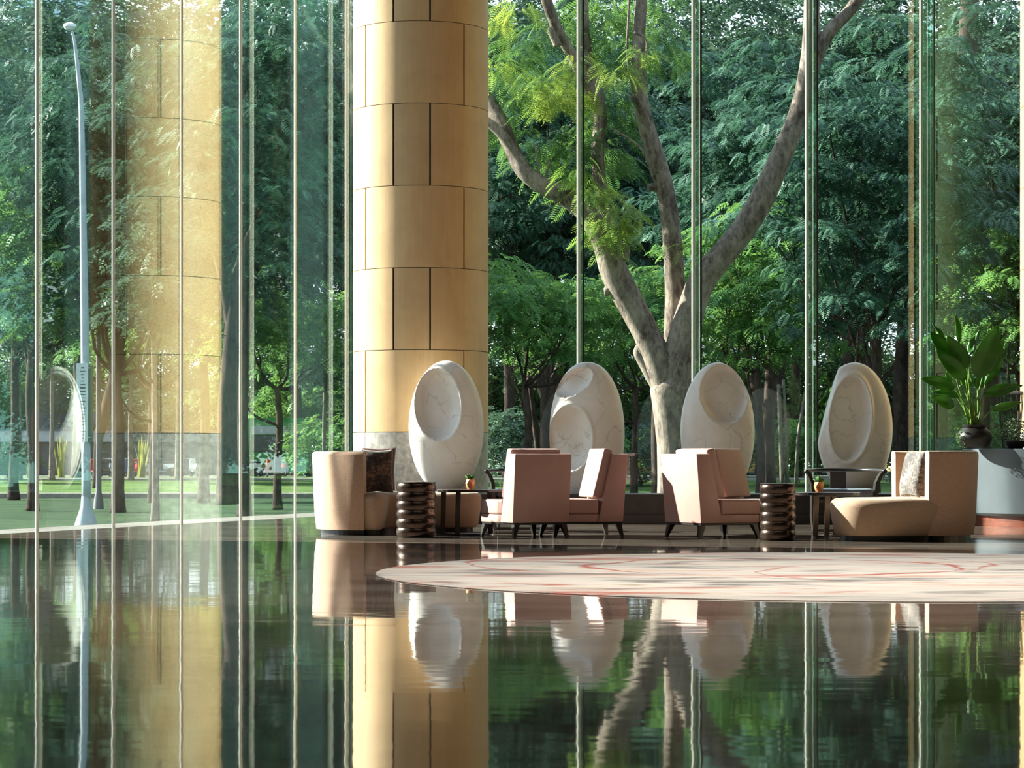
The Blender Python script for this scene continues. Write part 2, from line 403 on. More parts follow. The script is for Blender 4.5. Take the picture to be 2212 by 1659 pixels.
L = math.hypot(1, GS); dl = (GS / L, 1 / L)
def t_of_px(px):
    y = (GS * GY0 - GX0) / (GS + (CX - px) / FPX)
    return (y - GY0) * L
marks = [t_of_px(p) for p in (80, 245, 392, 520, 638, 748)]
step = 1.55 * L
pre = [marks[0] - step]
glass_wall('window_1', (GX0, GY0), dl, pre + marks, (GY - GY0) * L, (dl[1], -dl[0]), 0, .019)
m2 = [(p - CX) / FPX * GY for p in (756, 1003, 1250, 1498, 1743, 1990, 2237, 2484, 2731, 2978, 3225)]
glass_wall('window_2', (0, GY), (1, 0), m2, 16, (0, -1), .8, .028)

# dark stone ledge along the right glass wall
led = empty('stone_ledge', 'long black stone ledge under the four marble sculptures, along the glass wall', 'ledge', (0, 29.5, 0))
MB().box((2.55, .5, .18), (7.8, 1.0, .36)).build('ledge_block', M['plinth'], led, bevel=.008)
MB().box((2.55, -.045, .055), (7.8, .09, .11)).build('ledge_toe', M['plinth'], led, bevel=.004)

# ------------------------------------------------------------------ round rug
rx, ry, rr = 2.51, 16.83, 3.46
b = MB(); b.lathe([(rr, 0), (rr, .003), (rr - .006, .007), (rr - .02, .0085), (rr * .5, .009), (.01, .009)], 128)
rug = b.build('round_rug', M['rug'], smooth=True); rug.location = (rx, ry, 0)
tag(rug, 'large round cream rug with watercolour streaks and thin red arcs on the polished floor', 'rug')

# ------------------------------------------------------------------ timber columns
def column(name, label, x, y, rad, zgr, drow, rows=11):
    root = empty(name, label, 'column', (x, y, 0))
    MB().lathe([(rad - .05, 0), (rad - .05, CEIL)], 48).build('core', M['dark'], root, smooth=True)
    def panel(a0, a1, z0, z1, nm, mat, r=rad, th=.022):
        n = max(2, int(abs(a1 - a0) / R(4)))
        rings = []
        for i in range(n + 1):
            a = a0 + (a1 - a0) * i / n
            s, c = math.sin(a), -math.cos(a)          # angle 0 faces the viewer
            rings.append([(r * s, r * c, z0), (r * s, r * c, z1), ((r - th) * s, (r - th) * c, z1), ((r - th) * s, (r - th) * c, z0)])
        MB().loft(rings).build(nm, mat, root, smooth=30)
    g = .012 / rad
    for k in range(4):
        panel(R(-52 + 90 * k) + g * .3, R(38 + 90 * k) - g * .3, 0, zgr - .004, 'granite_panel', M['granite'])
    z = zgr; k = 0
    while z < CEIL - .01:
        z1 = min(z + drow, CEIL)
        js = [-51.3, 41, 133.3, 218] if k % 2 == 0 else [-21.3, 9.9, 115, 230]
        for i, a in enumerate(js):
            a1 = js[(i + 1) % len(js)] + (360 if i == len(js) - 1 else 0)
            panel(R(a) + g, R(a1) - g, z + .004, z1 - .004, 'veneer_panel', M['wood'])
        z = z1; k += 1
    return root
dc = 31.46; crad = .883
zgr = CH + 57 * (dc - crad) / FPX; drow = 177.7 * (dc - crad) / FPX
column('timber_column', 'big round honey timber column on a grey granite base behind the left lounge group', -1.192, dc, crad, zgr, drow)
column('timber_column', 'timber column barely seen at the right picture edge beside the wire lantern', (2207 - CX) / FPX * 31.0 + crad, 31.0, crad, zgr, drow)

# ------------------------------------------------------------------ marble sculptures
def sculpture(name, label, px, ytop, ybot, hw, dents, d=30.05, depth=.24, warp=None, off=(0, 0, 0)):
    k = d / FPX
    cx = (px - CX) * k; zt = CH - (ytop - HY) * k; zb = CH - (ybot - HY) * k
    a = hw * k; c = (zt - zb) / 2; zc = (zt + zb) / 2
    bm = bmesh.new(); bmesh.ops.create_icosphere(bm, subdivisions=6, radius=1)
    me = bpy.data.meshes.new(name); bm.to_mesh(me); bm.free()
    n = len(me.vertices); V = np.empty(n * 3, np.float32); me.vertices.foreach_get('co', V); V = V.reshape(-1, 3).astype(float)
    # egg: superellipse-like outline
    x, y, z = V[:, 0].copy(), V[:, 1].copy(), V[:, 2].copy()
    if warp: x, z = warp(x, y, z)
    X = x * a; Z = z * c; Y = y * depth
    front = y < .05
    for (ex, ey, sx, sy, rot, dp, pw, ring) in dents:
        dx = X - (ex - px) * k; dz = Z - ((CH - (ey - HY) * k) - zc)
        r_ = R(rot); u = (dx * math.cos(r_) + dz * math.sin(r_)) / (sx * k); v = (-dx * math.sin(r_) + dz * math.cos(r_)) / (sy * k)
        r = np.sqrt(u * u + v * v)
        q = np.clip(1 - r ** pw, 0, 1) ** .62
        rim = np.exp(-((r - 1.06) / .09) ** 2) * ring
        Y = Y + np.where(front, q * dp - rim, 0)
    Y = np.minimum(Y, depth * .8 + 0 * Y) if False else Y
    V2 = np.stack([X, Y, Z], 1).astype(np.float32)
    me.vertices.foreach_set('co', V2.ravel()); me.polygons.foreach_set('use_smooth', [True] * len(me.polygons)); me.update()
    o = link(name, me, marble_mat(off)); o.location = (cx, d, zc)
    tag(o, label, 'sculpture', 'marble egg sculptures on the ledge'); return o
sculpture('marble_egg_sculpture', 'white marble egg with one deep oval hollow, in front of the timber column', 964, 779, 1068, 81,
          [(946, 874, 49, 76, 6, .22, 4, .012)], off=(3, 1, 2))
sculpture('marble_egg_sculpture', 'tall white marble egg with two hollows, the upper one small and slanted', 1268, 782, 1094, 81,
          [(1239, 827, 44, 24, 33, .13, 4, .01), (1230, 948, 46, 68, 0, .20, 4, .014)], off=(7, 4, 1),
          warp=lambda x, y, z: (np.sign(x) * np.abs(x) ** .93, np.where(z < 0, z, np.sign(z) * np.abs(z) ** .95)))
sculpture('marble_egg_sculpture', 'white marble egg with a single round hollow near its top, behind the third armchair', 1550, 783, 1080, 80,
          [(1563, 852, 51, 64, 8, .15, 6, .006)], off=(1, 8, 5))
def w4(x, y, z):
    lim = -.72 + .30 * (z - .1) * (z > -.2) + .0 * z
    t = np.where(z > -.25, np.maximum(x, -.98 + .58 * np.clip((z + .25) / 1.2, 0, 1)), x)
    xs = np.where(z > -.25, x + (t - x) * .85, x)
    return xs + .04 * (z > 2), z
sculpture('marble_egg_sculpture', 'beige marble sculpture shaped like a leaning pebble with an oval bowl, behind the black chair', 1846, 783, 1068, 82,
          [(1832, 905, 43, 90, -5, .24, 3.4, .035)], off=(5, 5, 9), warp=w4)

# ------------------------------------------------------------------ pillows, sofas
def pillow(name, label, w_, h_, t_, mat, loc, rot, piping=None):
    n = 22; V = []; F = []
    for sgn in (-1, 1):
        for i in range(n + 1):
            for j in range(n + 1):
                u = -1 + 2 * i / n; v = -1 + 2 * j / n
                e = max(0, (1 - u ** 4) * (1 - v ** 4)) ** .5
                pin = 1 - .07 * (1 - abs(u)) * abs(v) ** 3; pin2 = 1 - .07 * (1 - abs(v)) * abs(u) ** 3
                V.append((u * w_ / 2 * pin2, sgn * t_ / 2 * e * (1 + .12 * math.sin(5 * u + 3 * v)), v * h_ / 2 * pin))
    for s in (0, 1):
        o = s * (n + 1) ** 2
        for i in range(n):
            for j in range(n):
                q = (o + i * (n + 1) + j, o + (i + 1) * (n + 1) + j, o + (i + 1) * (n + 1) + j + 1, o + i * (n + 1) + j + 1)
                F.append(q if s == 0 else q[::-1])
    me = bpy.data.meshes.new(name); me.from_pydata(V, [], F)
    bm = bmesh.new(); bm.from_mesh(me); bmesh.ops.remove_doubles(bm, verts=bm.verts[:], dist=.0005); bm.to_mesh(me); bm.free()
    me.polygons.foreach_set('use_smooth', [True] * len(me.polygons))
    o = link(name, me, mat); o.location = loc; o.rotation_euler = rot; tag(o, label, 'cushion'); return o
def smooth_closed(P, k=8):
    out = []; n = len(P)
    for i in range(n):
        p0, p1, p2, p3 = [Vector(P[(i + q) % n]) for q in (-1, 0, 1, 2)]
        for j in range(k):
            t = j / k
            out.append(.5 * ((2 * p1) + (p2 - p0) * t + (2 * p0 - 5 * p1 + 4 * p2 - p3) * t * t + (3 * p1 - p0 - 3 * p2 + p3) * t ** 3))
    return out
def offset_ring(P, off, z):
    n = len(P); area = sum(P[i].x * P[(i + 1) % n].y - P[(i + 1) % n].x * P[i].y for i in range(n))
    s = 1 if area > 0 else -1; out = []
    for i in range(n):
        t = (P[(i + 1) % n] - P[i - 1]); t.normalize()
        nn = Vector((t.y, -t.x)) * s
        q = P[i] - nn * off; out.append((q.x, q.y, z))
    return out
def seat_block(name, P, z0, z1, mat, parent, taper=.04, rnd=.05):
    rings = [offset_ring(P, taper + .02, z0), offset_ring(P, taper, z0 + .02), offset_ring(P, taper * .3, (z0 + z1) / 2), offset_ring(P, 0, z1 - rnd * 1.2)]
    for a in (25, 50, 70, 90): rings.append(offset_ring(P, rnd * (1 - math.cos(R(a))), z1 - rnd + rnd * math.sin(R(a)) - (rnd * .2 * (1 - a / 90))))
    rings.append(offset_ring(P, rnd * 1.8, z1 + .004))
    return MB().loft(rings).build(name, mat, parent, smooth='all')
def shell(name, c, r, th, a0, a1, z0, z1, mat, parent, taper=.05, n=40):
    rings = []
    for i in range(n + 1):
        a = R(a0 + (a1 - a0) * i / n); ca, sa = math.cos(a), math.sin(a)
        e = 1 - max(0, abs(i / n - .5) * 2 - .93) * 3
        prof = [(r - taper, z0), (r - taper * .6, z0 + .2 * (z1 - z0)), (r - .004, z1 - .04), (r - .012, z1 - .012), (r - .035, z1), (r - th + .03, z1), (r - th + .008, z1 - .012), (r - th, z1 - .04), (r - th - taper * .3, z0 + .1), (r - th - taper * .5, z0)]
        rings.append([(c[0] + q * ca, c[1] + q * sa, z) for q, z in prof])
    return MB().loft(rings).build(name, mat, parent, smooth=50)
def pts2(lst): return [Vector((at(px, 0, d).x, d)) for px, d in lst]

sofa = empty('curved_sofa', 'curved beige sofa with a tall wrapped back at the left end of the lounge', 'sofa', (-1.45, 25.2, 0))
def loc(o, root): o.location = -Vector(root.location); return o
arcC = (at(812, 0, 25.55).x, 25.55)
loc(shell('backrest', arcC, .68, .17, 100, 262, .055, .872, M['fabric'], sofa), sofa)
P = smooth_closed(pts2([(790, 24.9), (815, 24.86), (832, 24.98), (838, 25.2), (846, 25.45), (900, 25.6), (980, 25.6), (1030, 25.7), (1040, 26.0), (1020, 26.3), (900, 26.35), (790, 26.2), (735, 25.9), (712, 25.5), (735, 25.1)]))
loc(seat_block('seat', P, .06, .432, M['fabric2'], sofa), sofa)
Pp = [Vector(v[:2]) for v in offset_ring(P, .09, 0)]
loc(MB().loft([[(p.x, p.y, 0) for p in Pp], [(p.x, p.y, .075) for p in Pp]]).build('plinth', M['blackwood'], sofa), sofa)
A = [Vector((arcC[0] + .58 * math.cos(R(a)), arcC[1] + .58 * math.sin(R(a)))) for a in range(105, 262, 6)] + [Vector((arcC[0] + .38 * math.cos(R(a)), arcC[1] + .38 * math.sin(R(a)))) for a in range(260, 104, -6)]
loc(MB().loft([[(p.x, p.y, .0) for p in A], [(p.x, p.y, .06) for p in A]]).build('plinth', M['blackwood'], sofa), sofa)
q = at(816, 1018, 25.3)
pillow('cushion', 'square black and bronze brocade cushion standing on the left curved sofa', .33, .46, .13, M['brocade'], (q.x, 25.26, .665), (R(-9), 0, R(5)))
pillow('cushion', 'plum satin cushion peeping out behind the brocade cushion on the left sofa', .36, .46, .11, M['maroon'], (q.x - .0, 25.43, .685), (R(-9), 0, R(-3)))

sofa2 = empty('curved_sofa', 'brown-beige chaise sofa with tall round back beside the grey planter', 'sofa', (3.9, 23.6, 0))
c2 = (3.93, 23.72)
loc(shell('backrest', c2, .66, .15, -84, 98, .055, .872, M['fabric'], sofa2, taper=.05), sofa2)
P = smooth_closed(pts2([(1792, 23.5), (1806, 23.22), (1850, 23.03), (1920, 22.98), (1990, 23.03), (2040, 23.15), (2075, 23.4), (2085, 23.75), (2060, 24.1), (2000, 24.25), (1940, 24.28), (1900, 24.1), (1860, 23.85), (1815, 23.75)]))
loc(seat_block('seat', P, .055, .412, M['fabric2'], sofa2, taper=.05, rnd=.07), sofa2)
Pp = [Vector(v[:2]) for v in offset_ring(P, .10, 0)]
loc(MB().loft([[(p.x, p.y, 0) for p in Pp], [(p.x, p.y, .07) for p in Pp]]).build('plinth', M['blackwood'], sofa2), sofa2)
A = [Vector((c2[0] + .58 * math.cos(R(a)), c2[1] + .58 * math.sin(R(a)))) for a in range(-78, 96, 6)] + [Vector((c2[0] + .38 * math.cos(R(a)), c2[1] + .38 * math.sin(R(a)))) for a in range(94, -80, -6)]
loc(MB().loft([[(p.x, p.y, .0) for p in A], [(p.x, p.y, .06) for p in A]]).build('plinth', M['blackwood'], sofa2), sofa2)
q = at(1990, 1022, 23.4)
pillow('cushion', 'dark speckled fur cushion on the right chaise sofa, seen edge on', .40, .45, .12, M['fur'], (q.x - .07, 23.45, .645), (R(-10), 0, R(-72)))
pillow('cushion', 'cream linen cushion behind the speckled fur cushion on the right sofa', .40, .45, .10, M['linen'], (q.x + .03, 23.5, .645), (R(-8), 0, R(-72)))

# ------------------------------------------------------------------ pink lounge armchairs
def make_chair(label, x, y, rz):
    root = empty('lounge_armchair', label, 'armchair', (x, y, 0), rz, 'pink leather lounge armchairs')
    w = .325
    def prof(yz, x0, x1): return [[(x0, yy, zz) for yy, zz in yz], [(x1, yy, zz) for yy, zz in yz]]
    MB().loft(prof([(.05, .15), (-.005, .845), (.165, .845), (.315, .15)], -w, w)).build('back_shell', M['leather'], root, smooth=True, bevel=.012)
    MB().loft(prof([(.25, .40), (.145, .885), (.245, .905), (.37, .40)], -w + .035, w - .035)).build('back_cushion', M['leather'], root, smooth=True, bevel=.025, seg=3)
    MB().box((0, .535, .19), (.62, .47, .08)).build('seat_base', M['leather'], root, smooth=True, bevel=.008)
    MB().box((0, .545, .307), (.625, .48, .15)).build('seat_cushion', M['leather'], root, smooth=True, bevel=.022, seg=3)
    MB().box((0, .41, .14), (.61, .70, .022)).build('frame', M['blackwood'], root, bevel=.003)
    for sx in (-1, 1):
        for (ly, sy) in ((.09, -1), (.73, 1)):
            lx = sx * .27
            bot = [(lx + sx * .035 + a, ly + sy * .035 + c_, 0) for a, c_ in ((-.014, -.014), (.014, -.014), (.014, .014), (-.014, .014))]
            top = [(lx + a, ly + c_, .132) for a, c_ in ((-.032, -.032), (.032, -.032), (.032, .032), (-.032, .032))]
            MB().hexa(bot, top).build('leg', M['blackwood'], root)
    return root
def chair_at(label, pxc, d, th):        # pxc,d: centre of the back's bottom edge; th: degrees turned from facing away
    make_chair(label, at(pxc, 0, d).x, d, R(th))
chair_at('pink leather armchair seen from behind, right of the left drum table', 1174, 24.25, 28)
chair_at('pink leather armchair seen from its side, behind the first pink armchair', 1338, 24.95, 103)
chair_at('pink leather armchair with sunlit back and pale legs, left of the right drum table', 1466, 24.25, -60)
chair_at('pink leather armchair facing right, mostly hidden behind the sunlit pink armchair', 1528, 25.15, -122)

# ------------------------------------------------------------------ drum side tables
def drum(label, px, yb, hw, ytop):
    d = gp(px, yb).y + .0; r = hw / FPX * d; h = CH - (ytop - HY) / FPX * d
    root = empty('drum_table', label, 'side table', (at(px, 0, d).x, d, 0), 0, 'ribbed bronze drum tables')
    prof = [(r * .86, 0), (r * .9, .012)]; n = 6; hh = h - .02
    for i in range(n * 10 + 1):
        t = i / (n * 10); s = abs(math.sin(PI * n * t)) ** .75
        prof.append((r * (.925 + .075 * s), .012 + hh * t))
    MB().lathe(prof, 56).build('ribbed_body', M['bronze'], root, smooth='all')
    MB().lathe([(r * .95, h - .012), (r * .97, h - .008), (r * .97, h - .002), (r * .95, h)], 56).build('top', M['bronze'], root, smooth=True)
    return root
drum('ribbed dark bronze drum table beside the left curved sofa', 899, 1161, 43.5, 1041)
drum('ribbed dark bronze drum table between the sunlit armchair and the right sofa', 1680, 1167, 39, 1044)

# ------------------------------------------------------------------ low dark tables
def low_table(label, pxa, pxb, ytop, d, legs, thick=.03):
    x0, x1 = at(pxa, 0, d).x, at(pxb, 0, d).x; h = CH - (ytop - HY) / FPX * d
    root = empty('low_table', label, 'table', ((x0 + x1) / 2, d, 0)); a = (x1 - x0) / 2; bb = .30
    rings = []
    for (o_, z) in ((.012, h - thick), (0, h - thick + .006), (0, h - .005), (.008, h)):
        rings.append([((a - o_) * math.copysign(abs(math.cos(t)) ** .6, math.cos(t)), (bb - o_) * math.copysign(abs(math.sin(t)) ** .6, math.sin(t)), z) for t in [2 * PI * i / 56 for i in range(56)]])
    MB().loft(rings).build('tabletop', M['tabletop'], root, smooth=True)
    for (lx, ly) in legs:
        b = MB(); wv = .026; th = .01
        path = [(0, h - thick), (.012, h * .7), (.03, h * .25), (.035, .012)]
        for i in range(3):
            (o0, z0), (o1, z1) = path[i], path[i + 1]; s = 1 if lx > 0 else -1
            b.hexa([(lx + s * o1 * .3 - wv, ly - th, z1), (lx + s * o1 * .3 + wv, ly - th, z1), (lx + s * o1 * .3 + wv, ly + th, z1), (lx + s * o1 * .3 - wv, ly + th, z1)],
                   [(lx + s * o0 * .3 - wv, ly - th, z0), (lx + s * o0 * .3 + wv, ly - th, z0), (lx + s * o0 * .3 + wv, ly + th, z0), (lx + s * o0 * .3 - wv, ly + th, z0)])
        b.build('leg', M['steel'], root)
    for i in range(len(legs)):
        p, q = legs[i], legs[(i + 1) % len(legs)]
        MB().tube([(p[0], p[1], .012), (q[0], q[1], .012)], .011, 6).build('floor_bar', M['steel'], root)
    return root
low_table('oval dark table with flat metal legs between the left drum table and armchair', 944, 1096, 1057, 25.05, [(-.14, -.16), (.18, .1), (-.3, .15)])
low_table('oval dark table with flat metal legs in front of the right sofa', 1714, 1858, 1063, 24.4, [(-.11, -.05), (-.01, -.15), (.1, .15)])

def succulent(label, px, ybot, d):
    k = d / FPX; z = CH - (ybot - HY) * k
    root = empty('potted_succulent', label, 'plant', (at(px, 0, d).x, d, z), .3, 'succulents on the low tables')
    r0, r1, r2, h = .032, .052, .046, .105; n = 6
    rings = [[(r * math.cos(2 * PI * (i + o_) / n), r * math.sin(2 * PI * (i + o_) / n), zz) for i in range(n)] for r, zz, o_ in ((r0, 0, 0), (r1, h * .55, .5), (r2, h, 0))]
    b = MB(); vs = [v for r_ in rings for v in r_]; fs = []
    for L_ in range(2):
        for i in range(n):
            a0, a1 = L_ * n + i, L_ * n + (i + 1) % n; b0, b1 = (L_ + 1) * n + i, (L_ + 1) * n + (i + 1) % n
            if L_ == 0: fs += [(a0, a1, b0), (a1, b1, b0)]
            else: fs += [(a0, b1, b0), (a0, a1, b1)]
    fs.append(tuple(range(n))[::-1]); b.add(vs, fs); b.build('pot', M['copper'], root)
    MB().lathe([(r2 * .85, h - .02), (.001, h - .006)], 12, cap=False).build('soil', M['soil'], root)
    rnd = random.Random(int(px))
    for i in range(16):
        a = rnd.uniform(0, 6.28); t = rnd.uniform(.15, 1.0); l = rnd.uniform(.065, .09)
        e = Vector((math.cos(a) * math.sin(t), math.sin(a) * math.sin(t), math.cos(t)))
        MB().tube([Vector((0, 0, h - .01)), Vector((0, 0, h - .01)) + e * l * .5, Vector((0, 0, h - .01)) + e * l], [.007, .013, .001], 5).build('leaf', M['leaf_succ'], root, smooth='all')
    return root
succulent('small succulent in a faceted copper pot on the left low table', 1016, 1057.5, 25.0)
succulent('small succulent in a faceted copper pot on the right low table', 1769, 1063.5, 24.35)

# ------------------------------------------------------------------ black horseshoe armchairs
def horseshoe(label, px, d, rz):
    k = d / FPX
    root = empty('horseshoe_armchair', label, 'armchair', (at(px, 0, d).x, d, 0), rz, 'black horseshoe-back armchairs')
    z = CH - 27 * k; W = 84 * k
    # arm rail: U open towards the viewer (-y)
    U = [(-W, -.33, z - .005), (-W * .93, -.2, z + .0), (-W * .84, .05, z + .005), (-W * .55, .24, z + .008), (0, .30, z + .01), (W * .55, .24, z + .008), (W * .84, .05, z + .005), (W * .93, -.2, z), (W, -.33, z - .005)]
    MB().tube(U, [.024, .02, .018, .018, .018, .018, .018, .02, .024], 10, smooth=4).build('arm_rail', M['blackwood'], root, smooth='all')
    zs = CH - 66 * k
    b = MB(); b.box((0, .285, (z + zs) / 2 - .01), (.175, .018, z - zs - .0)); b.build('back_splat', M['blackwood'], root, bevel=.003)
    Ps = smooth_closed([Vector(p) for p in ((-.3, -.27), (0, -.31), (.3, -.27), (.33, 0), (.28, .22), (0, .28), (-.28, .22), (-.33, 0))], 5)
    seat_block('seat_cushion', Ps, zs - .09, zs, M['seatgrey'], root, taper=.0, rnd=.03)
    seat_block('seat_frame', Ps, zs - .14, zs - .092, M['blackwood'], root, taper=.0, rnd=.006)
    for s in (-1, 1):
        b = MB(); path = [(-.33, W * .98, z), (-.32, W * .90, z - .05), (-.3, W * .82, z - .13), (-.28, W * .80, z - .22), (-.27, W * .80, z - .5), (-.29, W * .76, .012)]
        for i in range(5):
            y0, x0, z0 = path[i]; y1, x1, z1 = path[i + 1]
            b.hexa([(s * x1 - .02, y1, z1), (s * x1 + .02, y1, z1), (s * x1 + .02, y1 + .16, z1), (s * x1 - .02, y1 + .16, z1)], [(s * x0 - .02, y0, z0), (s * x0 + .02, y0, z0), (s * x0 + .02, y0 + .16, z0), (s * x0 - .02, y0 + .16, z0)])
        b.build('side_panel', M['blackwood'], root)
        MB().tube([(s * .24, .2, 0), (s * .24, .2, zs - .13)], [.014, .02], 8).build('leg', M['blackwood'], root)
    MB().box((0, -.19, .03), (W * 1.5, .05, .03)).build('foot_bar', M['blackwood'], root)
    return root
horseshoe('black horseshoe-back armchair in front of the pebble-shaped sculpture', 1818, 25.9, 0)
horseshoe('black horseshoe-back armchair half hidden behind the first pink armchair', 1128, 26.6, R(6))

# ------------------------------------------------------------------ planter, pots and lantern on the right
kd = 28.6
pl = empty('round_planter', 'large round slate-grey planter drum with a red timber base at the right edge', 'planter', (at(2082, 0, kd).x + 1.25, kd, 0))
zt = CH + 21 * 27.6 / FPX
MB().lathe([(1.19, .13), (1.22, .16), (1.25, zt - .03), (1.25, zt - .006), (1.24, zt)], 96).build('drum_body', M['planter'], pl, smooth=True)
MB().lathe([(1.15, 0), (1.15, .135)], 96).build('base', M['redwood'], pl, smooth=True)
def potlathe(root, r, h, mat):
    MB().lathe([(r * .55, 0), (r * .8, h * .12), (r * .98, h * .38), (r, h * .5), (r * .93, h * .68), (r * .68, h * .84), (r * .6, h * .88), (r * .66, h * .93), (r * .68, h), (r * .58, h), (r * .55, h * .9), (.01, h * .88)], 40).build('pot', mat, root, smooth=True)
pd = 28.0; k = pd / FPX
bp = empty('bird_of_paradise_plant', 'lush paddle-leaved plant in a round black pot on the grey planter', 'plant', (at(2105, 0, pd).x, pd, zt))
potlathe(bp, 39 * k, 51 * k, M['blackpot'])
def leafblade(root, base, tip0, tip1, wd, bend, mat=M['leaf_plant'], yoff=0.0, tw=0.0):
    """base -> tip0 is the stalk, tip0 -> tip1 the blade (local coordinates)"""
    base, tip0, tip1 = Vector(base), Vector(tip0), Vector(tip1)
    st = MB(); mid = (base + tip0) / 2 + Vector((0, 0, .02)); st.tube([base, mid, tip0], [.013, .009, .006], 6, smooth=3)
    lf = empty('leaf', parent=root)
    st.build('stalk', M['leaf_stalk'], lf, smooth='all')
    ax_ = (tip1 - tip0); n = 12
    d_ = ax_.normalized(); side = d_.cross(Vector((math.sin(tw), -math.cos(tw), 0))).normalized()
    nrm = side.cross(d_).normalized(); vs = []; fs = []; m = 4
    for i in range(n + 1):
        t = i / n; prof = (math.sin(PI * min(1, t ** .8 * .95 + .04)) ** .8) * (1 - .15 * t)
        c_ = tip0 + ax_ * t + Vector((0, 0, -bend * t * t)) + nrm * .0
        for j in range(-m, m + 1):
            u = j / m; vs.append(c_ + side * u * wd * prof + nrm * (abs(u) * wd * .32 * prof + .006 * math.sin(9 * t + 3 * u)))
    q = 2 * m + 1
    for i in range(n):
        for j in range(2 * m): fs.append((i * q + j, (i + 1) * q + j, (i + 1) * q + j + 1, i * q + j + 1))
    b = MB(); b.add(vs, fs); me = b.mesh('blade', 'all'); o = link('blade', me, mat, lf)
    sm = o.modifiers.new('thickness', 'SOLIDIFY'); sm.thickness = .003
    MB().tube([tip0 + ax_ * t + Vector((0, 0, -bend * t * t - .0)) - nrm * .004 for t in (0, .25, .5, .75, .98)], [.006, .005, .004, .003, .001], 5).build('midrib', M['leaf_stalk'], lf, smooth='all')
def pxl(px, py, dy=0): return ((px - 2105) * k, dy, (968 - py) * k)
S5 = 5.183
def z2(x, y): return (1960 + x / S5, 660 + y / S5)
leaves = [  # (stalk top), (tip), width px, bend, dy, twist   in the zoomed crop's coordinates
    ((640, 820), (295, 500), 17, .0, -.10, .2), ((660, 690), (430, 330), 17, .0, -.05, -.2), ((470, 560), (255, 290), 17, .0, .0, .5),
    ((430, 400), (295, 190), 8, .0, .05, .9), ((590, 400), (572, 70), 8, .0, .1, .6), ((760, 800), (975, 230), 24, .0, -.12, .1),
    ((690, 560), (820, 270), 9, .0, .05, -.7), ((850, 760), (1080, 370), 16, .0, .0, .3), ((880, 880), (1110, 540), 9, .03, .08, .7),
    ((520, 920), (135, 780), 13, .03, -.05, .5), ((590, 1010), (285, 930), 8, .02, .05, .9), ((500, 1130), (230, 980), 12, .03, -.12, .3),
    ((920, 1170), (1245, 1050), 8, .03, -.12, .2), ((850, 980), (1290, 860), 12, .03, .0, .6), ((700, 920), (660, 720), 12, 0, .12, 0), ((480, 900), (470, 720), 7, 0, .1, .4),
    ((800, 930), (930, 640), 12, 0, .12, -.4)]
rnd = random.Random(4)
for i, (s_, t_, wp, bd, dy, tw) in enumerate(leaves):
    a = z2(*s_); t = z2(*t_)
    base = ((rnd.uniform(-12, 12)) * k, rnd.uniform(-.05, .05), 47 * k)
    leafblade(bp, base, pxl(a[0], a[1], dy * .7), pxl(t[0], t[1], dy * 1.6), wp * 1.2 * k, bd, tw=tw)
# small leafy creeper at the foot
def leaf_cloud(name, label, cat, root_loc, n, rad, size, mat, seed, parent=None, kind='stuff', flat=.8):
    rg = np.random.default_rng(seed)
    p = rg.normal(size=(n, 3)); p /= np.linalg.norm(p, axis=1)[:, None]; p *= (rg.random((n, 1)) ** .45) * np.array(rad)
    V, F = place(TL, p, rg.random(n) * 6.28, rg.uniform(-1, .8, n), rg.uniform(.7, 1.3, n) * size, rg.uniform(-1, 1, n))
    o = link(name, np_mesh(name, V, F), mat, parent); o.location = root_loc
    if label: tag(o, label, cat)
    o['kind'] = kind; return o
def place(T, P, yaw, pitch, scale, roll):
    TV, TF = T; n = len(P)
    cy, sy = np.cos(yaw), np.sin(yaw); cp, sp_ = np.cos(pitch), np.sin(pitch); cr_, sr = np.cos(roll), np.sin(roll)
    Rx = np.zeros((n, 3, 3)); Rx[:, 0, 0] = 1; Rx[:, 1, 1] = cr_; Rx[:, 1, 2] = -sr; Rx[:, 2, 1] = sr; Rx[:, 2, 2] = cr_
    Ry = np.zeros((n, 3, 3)); Ry[:, 1, 1] = 1; Ry[:, 0, 0] = cp; Ry[:, 0, 2] = -sp_; Ry[:, 2, 0] = sp_; Ry[:, 2, 2] = cp
    Rz = np.zeros((n, 3, 3)); Rz[:, 2, 2] = 1; Rz[:, 0, 0] = cy; Rz[:, 0, 1] = -sy; Rz[:, 1, 0] = sy; Rz[:, 1, 1] = cy
    A_ = Rz @ Ry @ Rx
    V = np.einsum('nij,vj->nvi', A_, TV) * scale[:, None, None] + P[:, None, :]
    F = TF[None] + (np.arange(n) * len(TV))[:, None, None]
    return V.reshape(-1, 3), F.reshape(-1, TF.shape[1])
TL = (np.array([(0, 0, 0), (.5, .28, .06), (1, 0, -.05), (.5, -.28, .06)]), np.array([(0, 1, 2, 3)]))
o = leaf_cloud('creeper', None, None, ((2070 - 2105) * k, -.12, 25 * k), 90, (.09, .06, .16), .035, M['leaf_bright'], 5, bp)
bush = empty('potted_bush', 'small-leaved grey-green bush in a black pot at the right edge of the planter', 'plant', (at(2194, 0, 28.0).x, 28.0, zt))
MB().lathe([(.08, 0), (.12, .05), (.13, .09), (.11, .1), (.01, .1)], 24).build('pot', M['blackpot'], bush, smooth=True)
leaf_cloud('foliage', None, None, (0, 0, .2), 620, (.19, .17, .15), .032, M['leaf_olive'], 6, bush)
lt = empty('wire_lantern', 'tapered dark wire lantern with a white disc top behind the potted bush', 'lantern', (at(2183, 0, 28.7).x, 28.7, zt))
kk = 28.7 / FPX
for i in range(26):
    a = 2 * PI * i / 26
    MB().tube([(17 * kk * math.cos(a), 17 * kk * math.sin(a), 0), (23 * kk * math.cos(a), 23 * kk * math.sin(a), 60 * kk), (27 * kk * math.cos(a), 27 * kk * math.sin(a), 118 * kk)], .0035, 5).build('wire', M['rattan'], lt)
